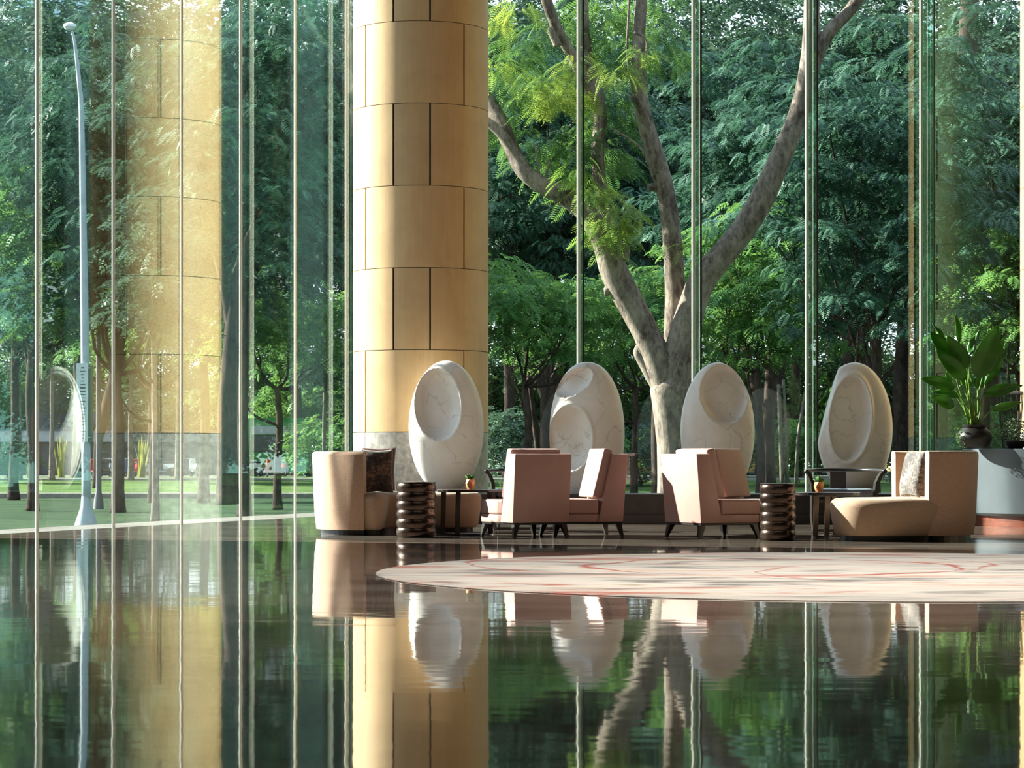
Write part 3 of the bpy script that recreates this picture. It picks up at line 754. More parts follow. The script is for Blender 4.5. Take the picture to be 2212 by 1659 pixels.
for rr_, zz in ((17, 1), (22, 60), (27, 118)):
    MB().tube([(rr_ * kk * math.cos(2 * PI * i / 24), rr_ * kk * math.sin(2 * PI * i / 24), zz * kk) for i in range(25)], .006, 5).build('ring', M['rattan'], lt)
MB().lathe([(27 * kk, 118 * kk), (28 * kk, 121 * kk), (26 * kk, 124 * kk), (.01, 126 * kk)], 36).build('top_disc', M['whitedisc'], lt, smooth=True)

# ------------------------------------------------------------------ outdoors: ground, kerbs, street
def ground(name, y0, y1, z0, z1, mat):
    b = MB(); b.add([(-90, y0, z0), (90, y0, z0), (90, y1, z1), (-90, y1, z1), (-90, y0, z0 - .5), (90, y0, z0 - .5), (90, y1, z1 - .5), (-90, y1, z1 - .5)],
                    [(0, 1, 2, 3), (7, 6, 5, 4), (0, 4, 5, 1), (1, 5, 6, 2), (2, 6, 7, 3), (3, 7, 4, 0)])
    o = b.build(name, mat); o['kind'] = 'structure'; return o
def gz(d):
    if d < 100: return -.91
    if d < 103: return -.91
    if d < 120: return -.70 + (d - 103) / 17 * .46
    return -.2
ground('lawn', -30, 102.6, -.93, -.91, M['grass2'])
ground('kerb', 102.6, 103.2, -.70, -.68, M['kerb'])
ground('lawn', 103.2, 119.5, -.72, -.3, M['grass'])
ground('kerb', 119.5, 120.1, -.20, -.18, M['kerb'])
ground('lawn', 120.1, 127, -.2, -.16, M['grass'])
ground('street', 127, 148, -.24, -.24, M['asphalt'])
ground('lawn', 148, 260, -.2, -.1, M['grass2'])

# ------------------------------------------------------------------ trees
def frond_t(pairs, ln, wd, droop, up=.12, taper=True, rachis=False):
    V = []; F = []
    for i in range(pairs + 1):
        t = .12 + .88 * i / pairs; x = t; z = -droop * t * t
        if i == pairs: dirs = [(1, 0)]
        else: dirs = [(.45, .9), (.45, -.9)]
        s = ln * (math.sin(PI * (.18 + .72 * t)) if taper else 1)
        for dx, dy in dirs:
            n = len(V); px_, py_ = -dy * wd, dx * wd
            V += [(x, 0, z), (x + dx * s * .5 + px_, dy * s * .5 + py_, z + up * s), (x + dx * s, dy * s, z - up * s), (x + dx * s * .5 - px_, dy * s * .5 - py_, z + up * s)]
            F.append((n, n + 1, n + 2, n + 3))
    if rachis:
        n = len(V); V += [(0, .008, 0), (0, -.008, 0), (1, -.003, -droop), (1, .003, -droop)]; F.append((n, n + 1, n + 2, n + 3))
    return np.array(V), np.array(F)
T_BG = frond_t(5, .42, .075, .22)
T_FINE = frond_t(11, .36, .026, .25, rachis=True)
T_BIG = frond_t(7, .46, .07, .25)
T_LEAF = frond_t(3, .5, .12, .12)
def pads_to_fronds(pads, per, size, T, seed, updroop=.15):
    rg = np.random.default_rng(seed); Ps = []; Y = []; Pi = []; S = []
    for (cx, cy, cz, rp, hz) in pads:
        n = max(4, int(per * rp * rp)); a = rg.random(n) * 6.283; r = np.sqrt(rg.random(n)) * rp
        z = cz + hz * (1 - (r / rp) ** 2) + rg.normal(0, .12 * hz + .05, n)
        Ps.append(np.stack([cx + r * np.cos(a), cy + r * np.sin(a), z], 1)); Y.append(a + rg.normal(0, .7, n))
        Pi.append(updroop - .75 * (r / rp) + rg.normal(0, .2, n)); S.append(size * rg.uniform(.65, 1.25, n))
    return place(T, np.concatenate(Ps), np.concatenate(Y), np.concatenate(Pi), np.concatenate(S), rg.normal(0, .35, sum(len(x) for x in Y)))
def crown_pads(rg, n, rx_, rz_, cz, rp, shell_=.55, flat=.35, lowcut=-.9):
    out = []
    while len(out) < n:
        v = rg.normal(size=3); v /= np.linalg.norm(v); v *= shell_ + (1 - shell_) * rg.random()
        if v[2] < lowcut: continue
        r = rp * rg.uniform(.7, 1.3)
        out.append((v[0] * rx_, v[1] * rx_, cz + v[2] * rz_, r, r * flat))
    return out
def trunk_mesh(seed, h0, r0, pads, nl=7, lean=0.0, wob=.15):
    rg = random.Random(seed); b = MB()
    fk = [Vector((lean * t * h0 + rg.uniform(-wob, wob) * t, rg.uniform(-wob, wob) * t, h0 * t)) for t in (0, .12, .4, .7, 1)]
    b.tube(fk, [r0 * 1.35, r0, r0 * .85, r0 * .78, r0 * .7], 10, smooth=3)
    for p in rg.sample(list(pads), min(nl, len(pads))):
        e = Vector(p[:3]); s = fk[-1] if rg.random() < .6 else fk[-2]
        m1 = s.lerp(e, .35) + Vector((rg.uniform(-.3, .3), rg.uniform(-.3, .3), -.12 * (e - s).length)); m2 = s.lerp(e, .7) + Vector((rg.uniform(-.3, .3), rg.uniform(-.3, .3), 0))
        b.tube([s, m1, m2, e], [r0 * .42, r0 * .28, r0 * .16, r0 * .05], 7, smooth=3)
        for q in range(3):
            e2 = m2 + Vector((rg.uniform(-1, 1), rg.uniform(-1, 1), rg.uniform(.1, .9))) * (e - s).length * .35
            b.tube([m2.lerp(m1, q * .3), e2], [r0 * .14, r0 * .03], 5)
    return b.mesh('trunk', 'all')
VAR = {}
def variant(key, seed, n, rx_, rz_, cz, rp, per, size, T, leaf, bark, h0, r0, shell_=.55, flat=.35, nl=7, lean=0, lowcut=-.9):
    rg = np.random.default_rng(seed); pads = crown_pads(rg, n, rx_, rz_, cz, rp, shell_, flat, lowcut)
    V, F = pads_to_fronds(pads, per, size, T, seed)
    me = np_mesh('foliage', V, F); me.materials.append(M[leaf]); tm = trunk_mesh(seed, h0, r0, pads, nl, lean); tm.materials.append(M[bark])
    VAR[key] = (tm, me)
# key, seed, pads, rx, rz, centre z, pad radius, fronds per m2, frond size ...
variant('umbrella_a', 11, 52, 3.3, 1.9, 6.2, 1.0, 42, .42, T_BG, 'leaf_bright', 'bark_dark', 4.0, .15, .35, .3)
variant('umbrella_b', 12, 60, 3.0, 2.5, 6.6, .95, 42, .42, T_BG, 'leaf_bright', 'bark_dark', 4.2, .14, .35, .3)
variant('teal_a', 21, 125, 4.4, 5.4, 10.3, 1.1, 30, .50, T_BIG, 'leaf_teal', 'bark_dark', 6.2, .20, .35, .28, 10)
variant('teal_b', 22, 125, 4.2, 6.0, 11.3, 1.1, 30, .50, T_BIG, 'leaf_teal', 'bark_dark', 7.0, .19, .35, .28, 10)
variant('grove_a', 31, 130, 5.5, 9.0, 12.5, 1.5, 10, .62, T_LEAF, 'leaf_far', 'bark_dark', 8.0, .24, .3, .45, 9)
variant('grove_b', 32, 130, 5.5, 8.6, 11.5, 1.5, 10, .62, T_LEAF, 'leaf_far', 'bark_dark', 7.0, .22, .3, .45, 9)
variant('slim_a', 41, 40, 1.7, 3.0, 8.4, .9, 30, .5, T_LEAF, 'leaf_far', 'bark_pale', 7.0, .14, .35, .4, 4)
variant('hedge_a', 61, 70, 3.2, 3.0, 3.2, 1.1, 24, .6, T_LEAF, 'leaf_bright', 'bark_dark', 1.5, .12, .3, .5, 4)
variant('hedge_b', 62, 70, 3.2, 3.0, 3.2, 1.1, 24, .6, T_LEAF, 'leaf_mid', 'bark_dark', 1.5, .12, .3, .5, 4)
variant('bush_a', 51, 26, 1.5, 1.0, 1.0, .7, 60, .30, T_LEAF, 'leaf_bright', 'bark_dark', .6, .06, .3, .5, 4)
variant('bush_b', 52, 26, 1.5, 1.1, 1.1, .7, 60, .30, T_LEAF, 'leaf_far', 'bark_dark', .6, .06, .3, .5, 4)
def tree(key, px, d, s=1.0, rz=None, label=None, group=None, sz=None, cat='tree', z=None, name=None):
    nm = name or ('shrub' if key.startswith('bush') else 'tree')
    root = empty(nm, label, cat, (at(px, 0, d).x, d, gz(d) if z is None else z), rnd_t.uniform(0, 6.28) if rz is None else rz, group)
    root.scale = (s, s, sz or s)
    tm, me = VAR[key]
    link('trunk', tm, None, root)
    f = link('foliage', me, None, root); f['kind'] = 'stuff'
    return root
rnd_t = random.Random(3)
# sunlit umbrella trees
tree('umbrella_b', 70, 78, 1.25, label='bright green layered tree at the far left, left of the tall street lamp')
tree('umbrella_a', 600, 80, 1.0, label='bright green flat-topped tree seen between the glass panes left of the timber column')
tree('umbrella_a', 1140, 74, .98, rz=2.0, label='bright green layered tree just right of the timber column')
tree('umbrella_b', 1640, 70, 1.0, label='bright green layered tree behind the sculpture with the round hollow')
tree('umbrella_a', 1370, 86, 1.05, rz=4.0, label='green layered tree behind the fork of the big limbed tree')
tree('umbrella_b', 2200, 82, 1.1, label='bright green tree at the right edge above the planter')
tree('umbrella_a', 330, 92, 1.1, label='green layered tree seen through the reflection of the column')
# dark feathery trees
tree('teal_a', 1890, 62, .82, label='dark feathery tree filling the panes above the pebble-shaped sculpture')
tree('teal_b', 1660, 74, .9, label='dark tall tree behind the right limb of the big limbed tree')
tree('teal_a', 2130, 84, 1.1, rz=1.2, label='dark tall tree behind the paddle-leaved plant')
tree('teal_b', 528, 70, .95, label='dark tall tree between the column and its reflection')
tree('teal_a', 255, 76, 1.0, rz=3.3, label='dark tall tree right of the tall street lamp')
tree('teal_b', 440, 92, 1.1, rz=2.6, label='dark tree behind the reflected column')
tree('teal_b', 1180, 92, 1.1, rz=5.0, label='dark tree with a straight trunk right of the timber column')
tree('teal_a', 1420, 96, 1.15, rz=.7, label='dark tree behind the middle limb of the big limbed tree')
tree('teal_b', 30, 98, 1.1, rz=1.7, label='dark tall tree at the left edge behind the bright layered tree')
# the grove behind
PL = [(-80, 'just outside the left picture edge'), (52, 'behind the leftmost mullion'), (184, 'behind the tall street lamp'), (316, 'behind the left side of the reflected column'), (448, 'behind the right side of the reflected column'), (580, 'behind the green bus'),
      (712, 'behind the last mullion before the timber column'), (844, 'behind the left half of the timber column'), (976, 'behind the sculpture before the column'), (1108, 'at the right side of the timber column'), (1240, 'behind the two-hollow sculpture'), (1372, 'left of the big forked trunk'),
      (1504, 'behind the sculpture with one round hollow'), (1636, 'behind the right drum table'), (1768, 'behind the black horseshoe chair'), (1900, 'behind the pebble-shaped sculpture'), (2032, 'behind the tall back of the right sofa'), (2164, 'behind the potted bush'), (2296, 'just outside the right picture edge')]
def where(px): return min(PL, key=lambda q: abs(q[0] - px))[1]
for i, (px, d, s) in enumerate([(-60, 140, 1.5), (170, 122, 1.35), (330, 142, 1.5), (500, 120, 1.3), (640, 138, 1.5), (800, 118, 1.35), (960, 142, 1.6), (1100, 122, 1.35), (1270, 140, 1.5), (1420, 124, 1.3), (1560, 146, 1.6), (1720, 126, 1.35), (1850, 144, 1.6), (1990, 122, 1.35), (2150, 140, 1.55), (2300, 118, 1.35),
                                (60, 172, 1.9), (400, 176, 1.9), (760, 172, 1.9), (1120, 178, 1.9), (1480, 172, 1.9), (1800, 178, 1.9), (2180, 172, 1.9), (2650, 120, 1.3), (3050, 120, 1.3), (3600, 110, 1.3), (4200, 100, 1.3), (5200, 90, 1.2), (6500, 76, 1.1), (3300, 80, 1.1), (2750, 85, 1.2)]):
    tree('grove_a' if i % 2 else 'grove_b', px, d, s, label='tall dark grove tree beyond the right picture edge, mirrored in the glass' if px > 2400 else ('highest farthest tree crown ' if d > 160 else 'tall dark grove tree ') + where(px), group='trees of the back grove')
for i, (x, y) in enumerate([(18, 49), (22, 53), (27, 57), (33, 62), (39, 67), (45, 74), (52, 80), (30, 72), (37, 82), (24, 64), (50, 92), (28, 46), (36, 52), (45, 60)]):
    tree('teal_a' if i % 2 else 'teal_b', CX + x / y * FPX, y, 1.15, label='tall dark feathery tree beyond the right picture edge, mirrored in the glass', group='dark trees to the right of the lobby')
for i, (x, y) in enumerate([(30, 84), (40, 92), (50, 100), (60, 106), (70, 112), (80, 118), (92, 122), (62, 92), (74, 100), (86, 106)]):
    tree('hedge_b', CX + x / y * FPX, y, 1.9, label='low round leafy tree beyond the right picture edge, mirrored in the glass', group='low trees to the right of the lobby')
for i in range(19):
    px = -80 + 132 * i
    if 60 < px < 500: dd = 168
    else: dd = 152 + (i * 7) % 14
    tree('hedge_b' if i % 3 else 'hedge_a', px, dd, 1.25 + .1 * (i % 3), label='low far hedge tree ' + where(px), group='low trees of the far hedge')
# slender trees on the left verge
for i, (px, lb) in enumerate([(42, 'slender grey trunk on the left verge, leftmost of the row'), (112, 'slender grey trunk on the left verge, left of the lamp banner'), (283, 'slender grey trunk on the verge right of the tall lamp, beside the red scooter'), (385, 'slender grey trunk on the verge inside the reflected column')]):
    tree('slim_a', px, 119, .9 + .05 * i, label=lb)
tree('slim_a', 335, 64, .75, label='thin dark near trunk on the lawn left of the reflected column')
tree('slim_a', 700, 100, .7, label='small slender tree beside the left curved sofa, left of the column')
# trunks with a traced shape
def traced(name, label, limbs, d, mat, group=None, n=12):
    b = MB(); k_ = d / FPX
    first = limbs[0][0]; base = at(first[0], first[1], d)
    root = empty(name, label, 'tree', base, group=group)
    for li, lb in enumerate(limbs):
        pts = []; rs = []
        for q in lb:
            dy = q[3] if len(q) > 3 else 0
            p = at(q[0], q[1], d) - base; p.y += dy; pts.append(p); rs.append(q[2] * k_)
        b.tube(pts, rs, n, smooth=5)
    me = b.mesh('trunk', 'all'); link('trunk', me, mat, root); return root
D = 42.0
big = traced('limbed_tree', 'big tree with mottled forking limbs standing right outside the glass', [
    [(1462, 1112, 46), (1460, 1040, 40), (1456, 960, 37), (1452, 890, 41), (1448, 840, 44), (1448, 800, 22)],
    [(1452, 870, 34), (1425, 790, 34), (1396, 720, 29), (1362, 655, 30), (1328, 590, 31), (1306, 525, 27), (1268, 462, 22), (1218, 424, 20), (1165, 396, 19), (1128, 366, 17), (1102, 310, 17, .2), (1078, 255, 19, .4), (1050, 205, 18, .6), (1010, 150, 16, .8)],
    [(1150, 388, 15), (1118, 340, 12), (1088, 296, 11), (1060, 268, 10), (1030, 250, 9)],
    [(1322, 580, 20), (1330, 520, 16, .3), (1308, 450, 14, .5), (1298, 380, 14, .6), (1294, 310, 15, .7), (1300, 250, 15, .7), (1292, 190, 15, .7), (1274, 130, 13, .7), (1266, 60, 12, .7), (1262, 0, 12, .7), (1256, -120, 11, .7)],
    [(1296, 220, 12, .7), (1262, 160, 12, .5), (1236, 110, 12, .4), (1206, 60, 12, .3), (1182, 0, 12, .2), (1160, -70, 11, .1)],
    [(1455, 800, 26, .25), (1460, 720, 23, .4), (1462, 620, 22, .5), (1456, 510, 21, .5), (1444, 420, 20, .5), (1424, 340, 20, .5), (1400, 265, 18, .5), (1386, 190, 16, .5), (1383, 90, 14, .5), (1388, 0, 13, .5), (1394, -110, 12, .5)],
    [(1408, 290, 12, .5), (1392, 240, 9, .35), (1376, 215, 8, .2), (1366, 205, 7, .1)],
    [(1452, 880, 38), (1462, 800, 38), (1476, 730, 33), (1496, 660, 30), (1520, 600, 30), (1560, 552, 28), (1606, 495, 27), (1648, 425, 27), (1688, 335, 24), (1722, 255, 22), (1744, 160, 20), (1752, 70, 18), (1754, -90, 15)],
    [(1735, 225, 15), (1768, 110, 15), (1800, 60, 14), (1838, 20, 13), (1900, -70, 11)],
    [(1720, 250, 12), (1742, 236, 11), (1752, 232, 9)], [(1655, 408, 12), (1668, 398, 8)], [(1430, 400, 11, .5), (1412, 398, 9, .45), (1405, 402, 6, .4)],
    [(1330, 615, 13), (1312, 628, 11), (1305, 630, 8)], [(1345, 560, 14), (1352, 540, 10), (1350, 530, 7)], [(1395, 760, 18), (1376, 758, 9), (1402, 800, 15), (1432, 850, 18)],
    [(1205, 100, 9), (1190, 68, 8), (1184, 62, 6)],
    [(1414, 380, 3, .4), (1390, 320, 2.5, .3), (1350, 290, 2, .2), (1320, 275, 1.5, .1)], [(1165, 385, 3), (1160, 340, 2), (1155, 310, 1.5)], [(1178, 395, 3), (1186, 345, 2)],
    [(1370, 200, 3, .2), (1355, 120, 2.5, 0), (1358, 30, 2.5, 0), (1362, -40, 2.5, 0)], [(1390, 160, 3, .3), (1398, 90, 2.2, .1), (1370, 70, 2, 0)],
], D, M['bark'])
# its feathery foliage
rg = np.random.default_rng(99)
def clusters(cl, per, size, seed, fwd=0.0):
    rg = np.random.default_rng(seed); Ps = []; Y = []; Pi = []; S = []; Ro = []
    base = at(1462, 1112, D)
    for (px, py, rpx, n, dy) in cl:
        c_ = np.array(at(px, py, D) - base) + np.array([0, dy, 0]); r_ = rpx * D / FPX
        m = int(n * per); a = rg.random(m) * 6.283; q = rg.random(m) ** .5; c_ = c_ + np.array([0, fwd, 0])
        Ps.append(c_ + np.stack([np.cos(a) * q * r_, np.sin(a) * q * r_ * .9, rg.normal(0, r_ * .38, m)], 1)); Y.append(a + rg.normal(0, .5, m))
        Pi.append(-.15 - .5 * q + rg.normal(0, .25, m)); S.append(size * rg.uniform(.7, 1.25, m)); Ro.append(rg.normal(0, .35, m))
    return place(T_FINE, np.concatenate(Ps), np.concatenate(Y), np.concatenate(Pi), np.concatenate(S), np.concatenate(Ro))
V, F = clusters([(1110, 110, 60, 13, -.3), (1150, 60, 50, 9, .2), (1080, 190, 55, 10, 0), (1140, 170, 60, 12, -.2), (1210, 60, 45, 8, .5), (1225, 150, 45, 9, .5), (1150, 300, 60, 11, -.3), (1200, 340, 60, 10, -.2), (1235, 290, 50, 8, 0),
                 (1330, 40, 70, 14, .2), (1345, 110, 60, 12, 0), (1320, 190, 55, 10, .2), (1330, 250, 45, 9, 0), (1300, 320, 50, 8, .1), (1340, 330, 40, 7, .3), (1260, 390, 45, 7, 0), (1430, 40, 45, 9, .8), (1455, 90, 40, 8, 1), (1300, 0, 60, 9, 0), (1420, -20, 60, 9, .3),
                 (1100, 0, 60, 8, 1), (1215, 30, 50, 10, .3), (1060, 240, 40, 7, .3)], 3.0, .46, 5, .9)
f = link('foliage', np_mesh('foliage', V, F), M['leaf_feather'], big); f['kind'] = 'stuff'
V, F = clusters([(1125, 30, 36, 7, -.5), (1165, 195, 42, 9, -.6), (1200, 225, 42, 9, -.6), (1225, 215, 35, 7, -.5), (1070, 60, 26, 4, -.4), (1075, 150, 30, 6, -.5), (1240, 140, 26, 4, -.3), (1330, 160, 36, 5, -.4), (1250, 380, 36, 6, -.4), (1295, 420, 36, 7, -.4),
                 (1325, 470, 38, 8, -.4), (1360, 480, 34, 5, -.3), (1290, 500, 30, 5, -.4), (1340, 500, 24, 4, -.3), (1475, 530, 22, 2, .2), (1555, 580, 22, 2, .2), (1390, 120, 30, 4, -.3), (1320, 540, 20, 3, -.4)], 3.2, .42, 6)
f = link('young_foliage', np_mesh('young_foliage', V, F), M['leaf_yellow'], big, 'yellow-green young leaves'); f['kind'] = 'stuff'

traced('forked_tree', 'dark Y-shaped trunk behind the sculpture with the round hollow', [[(1656, 1045, 21), (1655, 960, 18), (1655, 880, 20), (1680, 800, 17), (1697, 740, 16), (1705, 660, 13)], [(1655, 900, 17), (1635, 840, 12), (1616, 785, 11), (1606, 700, 9)]], 96, M['bark_dark'])
traced('forked_tree', 'dark Y-shaped trunk between the timber column and the tall sculpture', [[(1196, 1045, 20), (1192, 950, 17), (1190, 870, 20), (1212, 800, 15), (1225, 740, 12)], [(1190, 880, 16), (1165, 820, 11), (1142, 775, 10), (1125, 700, 8)]], 94, M['bark_dark'])
traced('bare_trunk', 'thin leaning trunk just right of the timber column', [[(1168, 1045, 7), (1160, 960, 6), (1148, 860, 6), (1140, 780, 5)], [(1150, 870, 3), (1170, 960, 3), (1178, 1040, 3)]], 98, M['bark_dark'])
traced('bare_trunk', 'thick dark trunk behind the paddle-leaved plant', [[(2024, 1045, 32), (2022, 940, 25), (2030, 800, 23), (2052, 620, 23), (2066, 460, 25), (2074, 330, 24), (2086, 180, 22), (2095, 0, 20), (2100, -60, 18)], [(2068, 480, 8), (2020, 500, 4), (1990, 520, 2)]], 88, M['bark_dark'])
traced('forked_tree', 'grey-brown forked trunk rising behind the pebble-shaped sculpture', [[(1835, 1045, 14), (1838, 860, 13), (1832, 740, 12), (1850, 660, 11), (1856, 600, 8)], [(1832, 750, 9), (1810, 680, 6), (1775, 620, 4)], [(1862, 760, 13), (1870, 680, 10), (1878, 560, 8)], [(1950, 1045, 20), (1945, 860, 17), (1952, 720, 15), (1955, 620, 12)], [(1925, 900, 9), (1895, 820, 9), (1865, 750, 12)]], 90, M['bark_dark'])
traced('bare_trunk', 'slim grey trunk leaning beside the fourth mullion', [[(1720, 1045, 4), (1725, 940, 4), (1745, 820, 3)], [(1690, 1045, 5), (1686, 930, 5), (1682, 830, 4)], [(1700, 1045, 4), (1698, 920, 3), (1692, 820, 3)]], 92, M['bark_pale'])
traced('bare_trunk', 'thick dark trunk between the column and its reflection', [[(492, 1090, 27), (490, 980, 21), (490, 880, 20), (498, 780, 19), (505, 660, 15), (520, 560, 9), (548, 480, 4)], [(500, 720, 12), (480, 600, 9), (450, 500, 5)], [(500, 800, 10), (530, 740, 8), (545, 650, 6)]], 66, M['bark_dark'])
traced('bare_trunk', 'leaning brown trunk right of the small park lamp', [[(208, 1055, 9), (212, 960, 9), (220, 920, 12), (236, 860, 13), (252, 800, 13), (268, 700, 12), (262, 560, 10), (250, 400, 9), (240, 200, 8)]], 90, M['bark_dark'])
traced('bare_trunk', 'dark bare trunk right of the timber column at mid height', [[(1192, 1045, 17), (1188, 800, 16), (1185, 600, 15), (1186, 520, 14), (1184, 440, 15), (1188, 330, 12), (1190, 200, 10)]], 110, M['bark_dark'])
# undergrowth
for i, (px, d, s, kx, lb) in enumerate([(1100, 104, 1.6, 'bush_b', 'dark green shrub right of the timber column beyond the lawn'), (1240, 108, 1.5, 'bush_a', 'light green shrub hidden behind the tall sculpture'), (1385, 112, 1.3, 'bush_b', 'dark round shrub beside the big limbed tree'), (1430, 121, 1.4, 'bush_a', 'bright shrub beyond the lawn behind the big limbed tree'),
                              (1760, 112, 1.7, 'bush_a', 'bright shrub left of the pebble-shaped sculpture'), (1940, 116, 1.7, 'bush_b', 'dark shrub right of the pebble-shaped sculpture'), (2080, 118, 1.8, 'bush_a', 'bright shrub behind the black plant pot'), (1590, 124, 1.8, 'bush_b', 'dark shrub behind the Y-shaped trunk'),
                              (730, 112, 1.6, 'bush_a', 'bright shrub just left of the timber column'), (590, 150, 2.4, 'bush_a', 'bright shrub behind the green bus'), (300, 150, 2.4, 'bush_b', 'dark shrub above the white fascia behind the scooters'), (20, 116, .9, 'bush_b', 'small dark shrub at the left edge of the verge')]):
    tree(kx, px, d, s, label=lb, cat='shrub')

# ------------------------------------------------------------------ street furniture and buildings
def blades(name, label, px, d, h, n, seed):
    rg = random.Random(seed); root = empty(name, label, 'plant', (at(px, 0, d).x, d, gz(d)), group='yellow-green tall plants on the verge')
    for i in range(n):
        a = rg.uniform(0, 6.28); sp_ = rg.uniform(.05, .55); hh = h * rg.uniform(.6, 1)
        t = Vector((math.cos(a) * sp_, math.sin(a) * sp_, hh))
        b = MB(); w_ = .05
        s = Vector((-math.sin(a), math.cos(a), 0)) * w_
        o0 = Vector((rg.uniform(-.15, .15), rg.uniform(-.15, .15), 0))
        b.add([o0 - s, o0 + s, o0 + t * .6 + s, o0 + t * .6 - s, o0 + t], [(0, 1, 2, 3), (3, 2, 4)])
        b.build('blade', M['palm'], root)
for i, (px, lb) in enumerate([(62, 'clump of yellow-green tall blades on the verge near the left edge'), (133, 'clump of yellow-green tall blades left of the lamp banner'), (305, 'clump of yellow-green tall blades beside the red scooter')]):
    blades('tall_grass_clump', lb, px, 123, 2.4, 22, i)

d = 57.7; z0 = -.91
sl_ = empty('street_lamp', 'tall pale grey street lamp with a curved top and a white banner', 'street lamp', (at(186, 0, d).x, d, z0))
def rel(px, py, d=57.7, root=sl_): return at(px, py, d) - Vector(root.location)
kk = d / FPX
MB().lathe([(26 * kk, 0), (24 * kk, .15), (12 * kk, .55), (10 * kk, .8)], 20).build('base', M['lamp_paint'], sl_, smooth=True)
MB().tube([rel(187, 1120), rel(184, 800), rel(180, 500), rel(176, 250), rel(172, 190), rel(166, 130), rel(160, 85), rel(155, 66)], [.115, .105, .085, .065, .055, .045, .035, .03], 12, smooth=3).build('pole', M['lamp_paint'], sl_, smooth='all')
hp = rel(151, 60)
MB().lathe([(.05, .0), (.10, -.0), (.155, .07), (.15, .13), (.07, .17), (.01, .175)], 20, c=(hp.x, hp.y, hp.z - .05)).build('lamp_head', M['whitedisc'], sl_, smooth=True)
bn = MB(); p = rel(180, 870); bn.box((p.x, p.y - .14, p.z), (25 * kk, .03, 170 * kk)); bn.build('banner', M['signw'], sl_)
bn = MB(); p = rel(196, 872); bn.box((p.x, p.y, p.z), (7 * kk, .2, 165 * kk)); bn.build('banner_side', M['signg'], sl_)
# rows of small vertical lettering on the banner, far too small to read
bi = MB(); rg_ = random.Random(8)
for i in range(22):
    y = 795 + i * 7.2; p = rel(181, y); wv = rg_.choice([4, 7, 10, 12]) * kk
    bi.box((p.x - .0, p.y - .158, p.z), (wv, .006, rg_.choice([1.4, 2.6]) * kk))
o = bi.build('banner_print', M['ink'], sl_)
for zz in (795, 945):
    p = rel(185, zz); MB().box((p.x, p.y - .08, p.z), (24 * kk, .14, .03)).build('bracket', M['lamp_paint'], sl_)
d = 81; pk = empty('park_lamp', 'small dark park lamp with two round pale heads right of the tall lamp', 'street lamp', (at(213, 0, d).x, d, -.91)); kk = d / FPX
MB().lathe([(.18, 0), (.16, .3), (.1, .6), (.09, 1.2), (.08, 5.9), (.07, 6.3)], 14).build('pole', M['lamp_dark'], pk, smooth=True)
for dx, zz in ((-8, 584), (6, 588)):
    p = at(213 + dx, zz, d) - Vector(pk.location)
    MB().lathe([(.05, -.14), (.14, -.08), (.165, 0), (.12, .07), (.01, .1)], 16, c=(p.x, p.y, p.z)).build('lamp_head', M['whitedisc'], pk, smooth=True)
    MB().tube([(0, 0, 6.2), (p.x * .6, 0, p.z - .35), (p.x, p.y, p.z - .12)], [.03, .025, .03], 6).build('arm', M['lamp_dark'], pk)

def bld(name, label, pxa, pxb, ya, yb, d, dep, mat):
    x0, x1 = at(pxa, 0, d).x, at(pxb, 0, d).x; zt_, zb_ = at(0, ya, d).z, at(0, yb, d).z
    root = empty(name, label, 'building', ((x0 + x1) / 2, d, 0))
    MB().box((0, dep / 2, (zt_ + zb_) / 2), (x1 - x0, dep, zt_ - zb_)).build('wall', mat, root); return root
d = 150
rt = bld('long_shop_building', 'long low building with a white fascia and grey shutters across the street, far left', -160, 760, 955, 1030, d, 6, M['bgrey'])
x0, x1 = at(-160, 0, d).x - rt.location.x, at(760, 0, d).x - rt.location.x
MB().box((0, -.4, at(0, 942, d).z), (x1 - x0, .8, 25 * d / FPX)).build('fascia', M['bwhite'], rt)
MB().box((0, -.2, at(0, 928, d).z), (x1 - x0 + .3, 1.6, 5 * d / FPX)).build('roof_edge', M['roofdark'], rt)
for i in range(22):
    xx = x0 + (i + .5) * (x1 - x0) / 22
    MB().box((xx, -.03, at(0, 990, d).z), ((x1 - x0) / 22 - .18, .06, 62 * d / FPX)).build('shutter', M['bgrey'], rt)
r2 = bld('blue_shop_building', 'blue-fronted building with cyan signboards above the long white fascia, far left', 40, 250, 893, 930, 156, 6, M['bblue'])
for px, wv, yv in ((108, 20, 915), (110, 18, 928), (155, 24, 918), (150, 16, 906), (126, 12, 905)):
    p = at(px, yv, 156) - Vector(r2.location); MB().box((p.x, -.05, p.z), (wv * .03, .1, .25)).build('signboard', M['bcyan'], r2)
r3 = bld('cream_building', 'cream building corner with small windows at the left picture edge', -80, 30, 860, 932, 158, 6, M['bcream'])
for i in range(4):
    for j in range(2):
        p = at(14 + 8 * j - 20, 900 + 8 * i, 158) - Vector(r3.location); MB().box((p.x, -.03, p.z), (.16, .1, .14)).build('window', M['buswin'], r3)
r4 = bld('glass_tower', 'pale blue office tower glimpsed through the treetops at the upper left', 40, 200, -300, 260, 230, 8, M['bpale'])
for j in range(12):
    MB().box((0, -.05, at(0, -250 + 40 * j, 230).z), ((200 - 40) * 230 / FPX, .1, .12)).build('floor_band', M['bwhite'], r4)
r5 = bld('ochre_house', 'ochre plastered house glimpsed behind the Y-shaped trunk', 1540, 1700, 800, 1020, 176, 8, M['bochre'])
MB().box((0, 3.8, at(0, 795, 176).z), (160 * 176 / FPX + .8, 9, .5)).build('roof', M['roofdark'], r5)
r6 = bld('ochre_house', 'low cream-yellow house glimpsed left of the big limbed tree', 1330, 1420, 905, 1020, 176, 8, M['bochre'])
MB().box((0, 3.8, at(0, 902, 176).z), (90 * 176 / FPX + .8, 9, .5)).build('roof', M['roofdark'], r6)
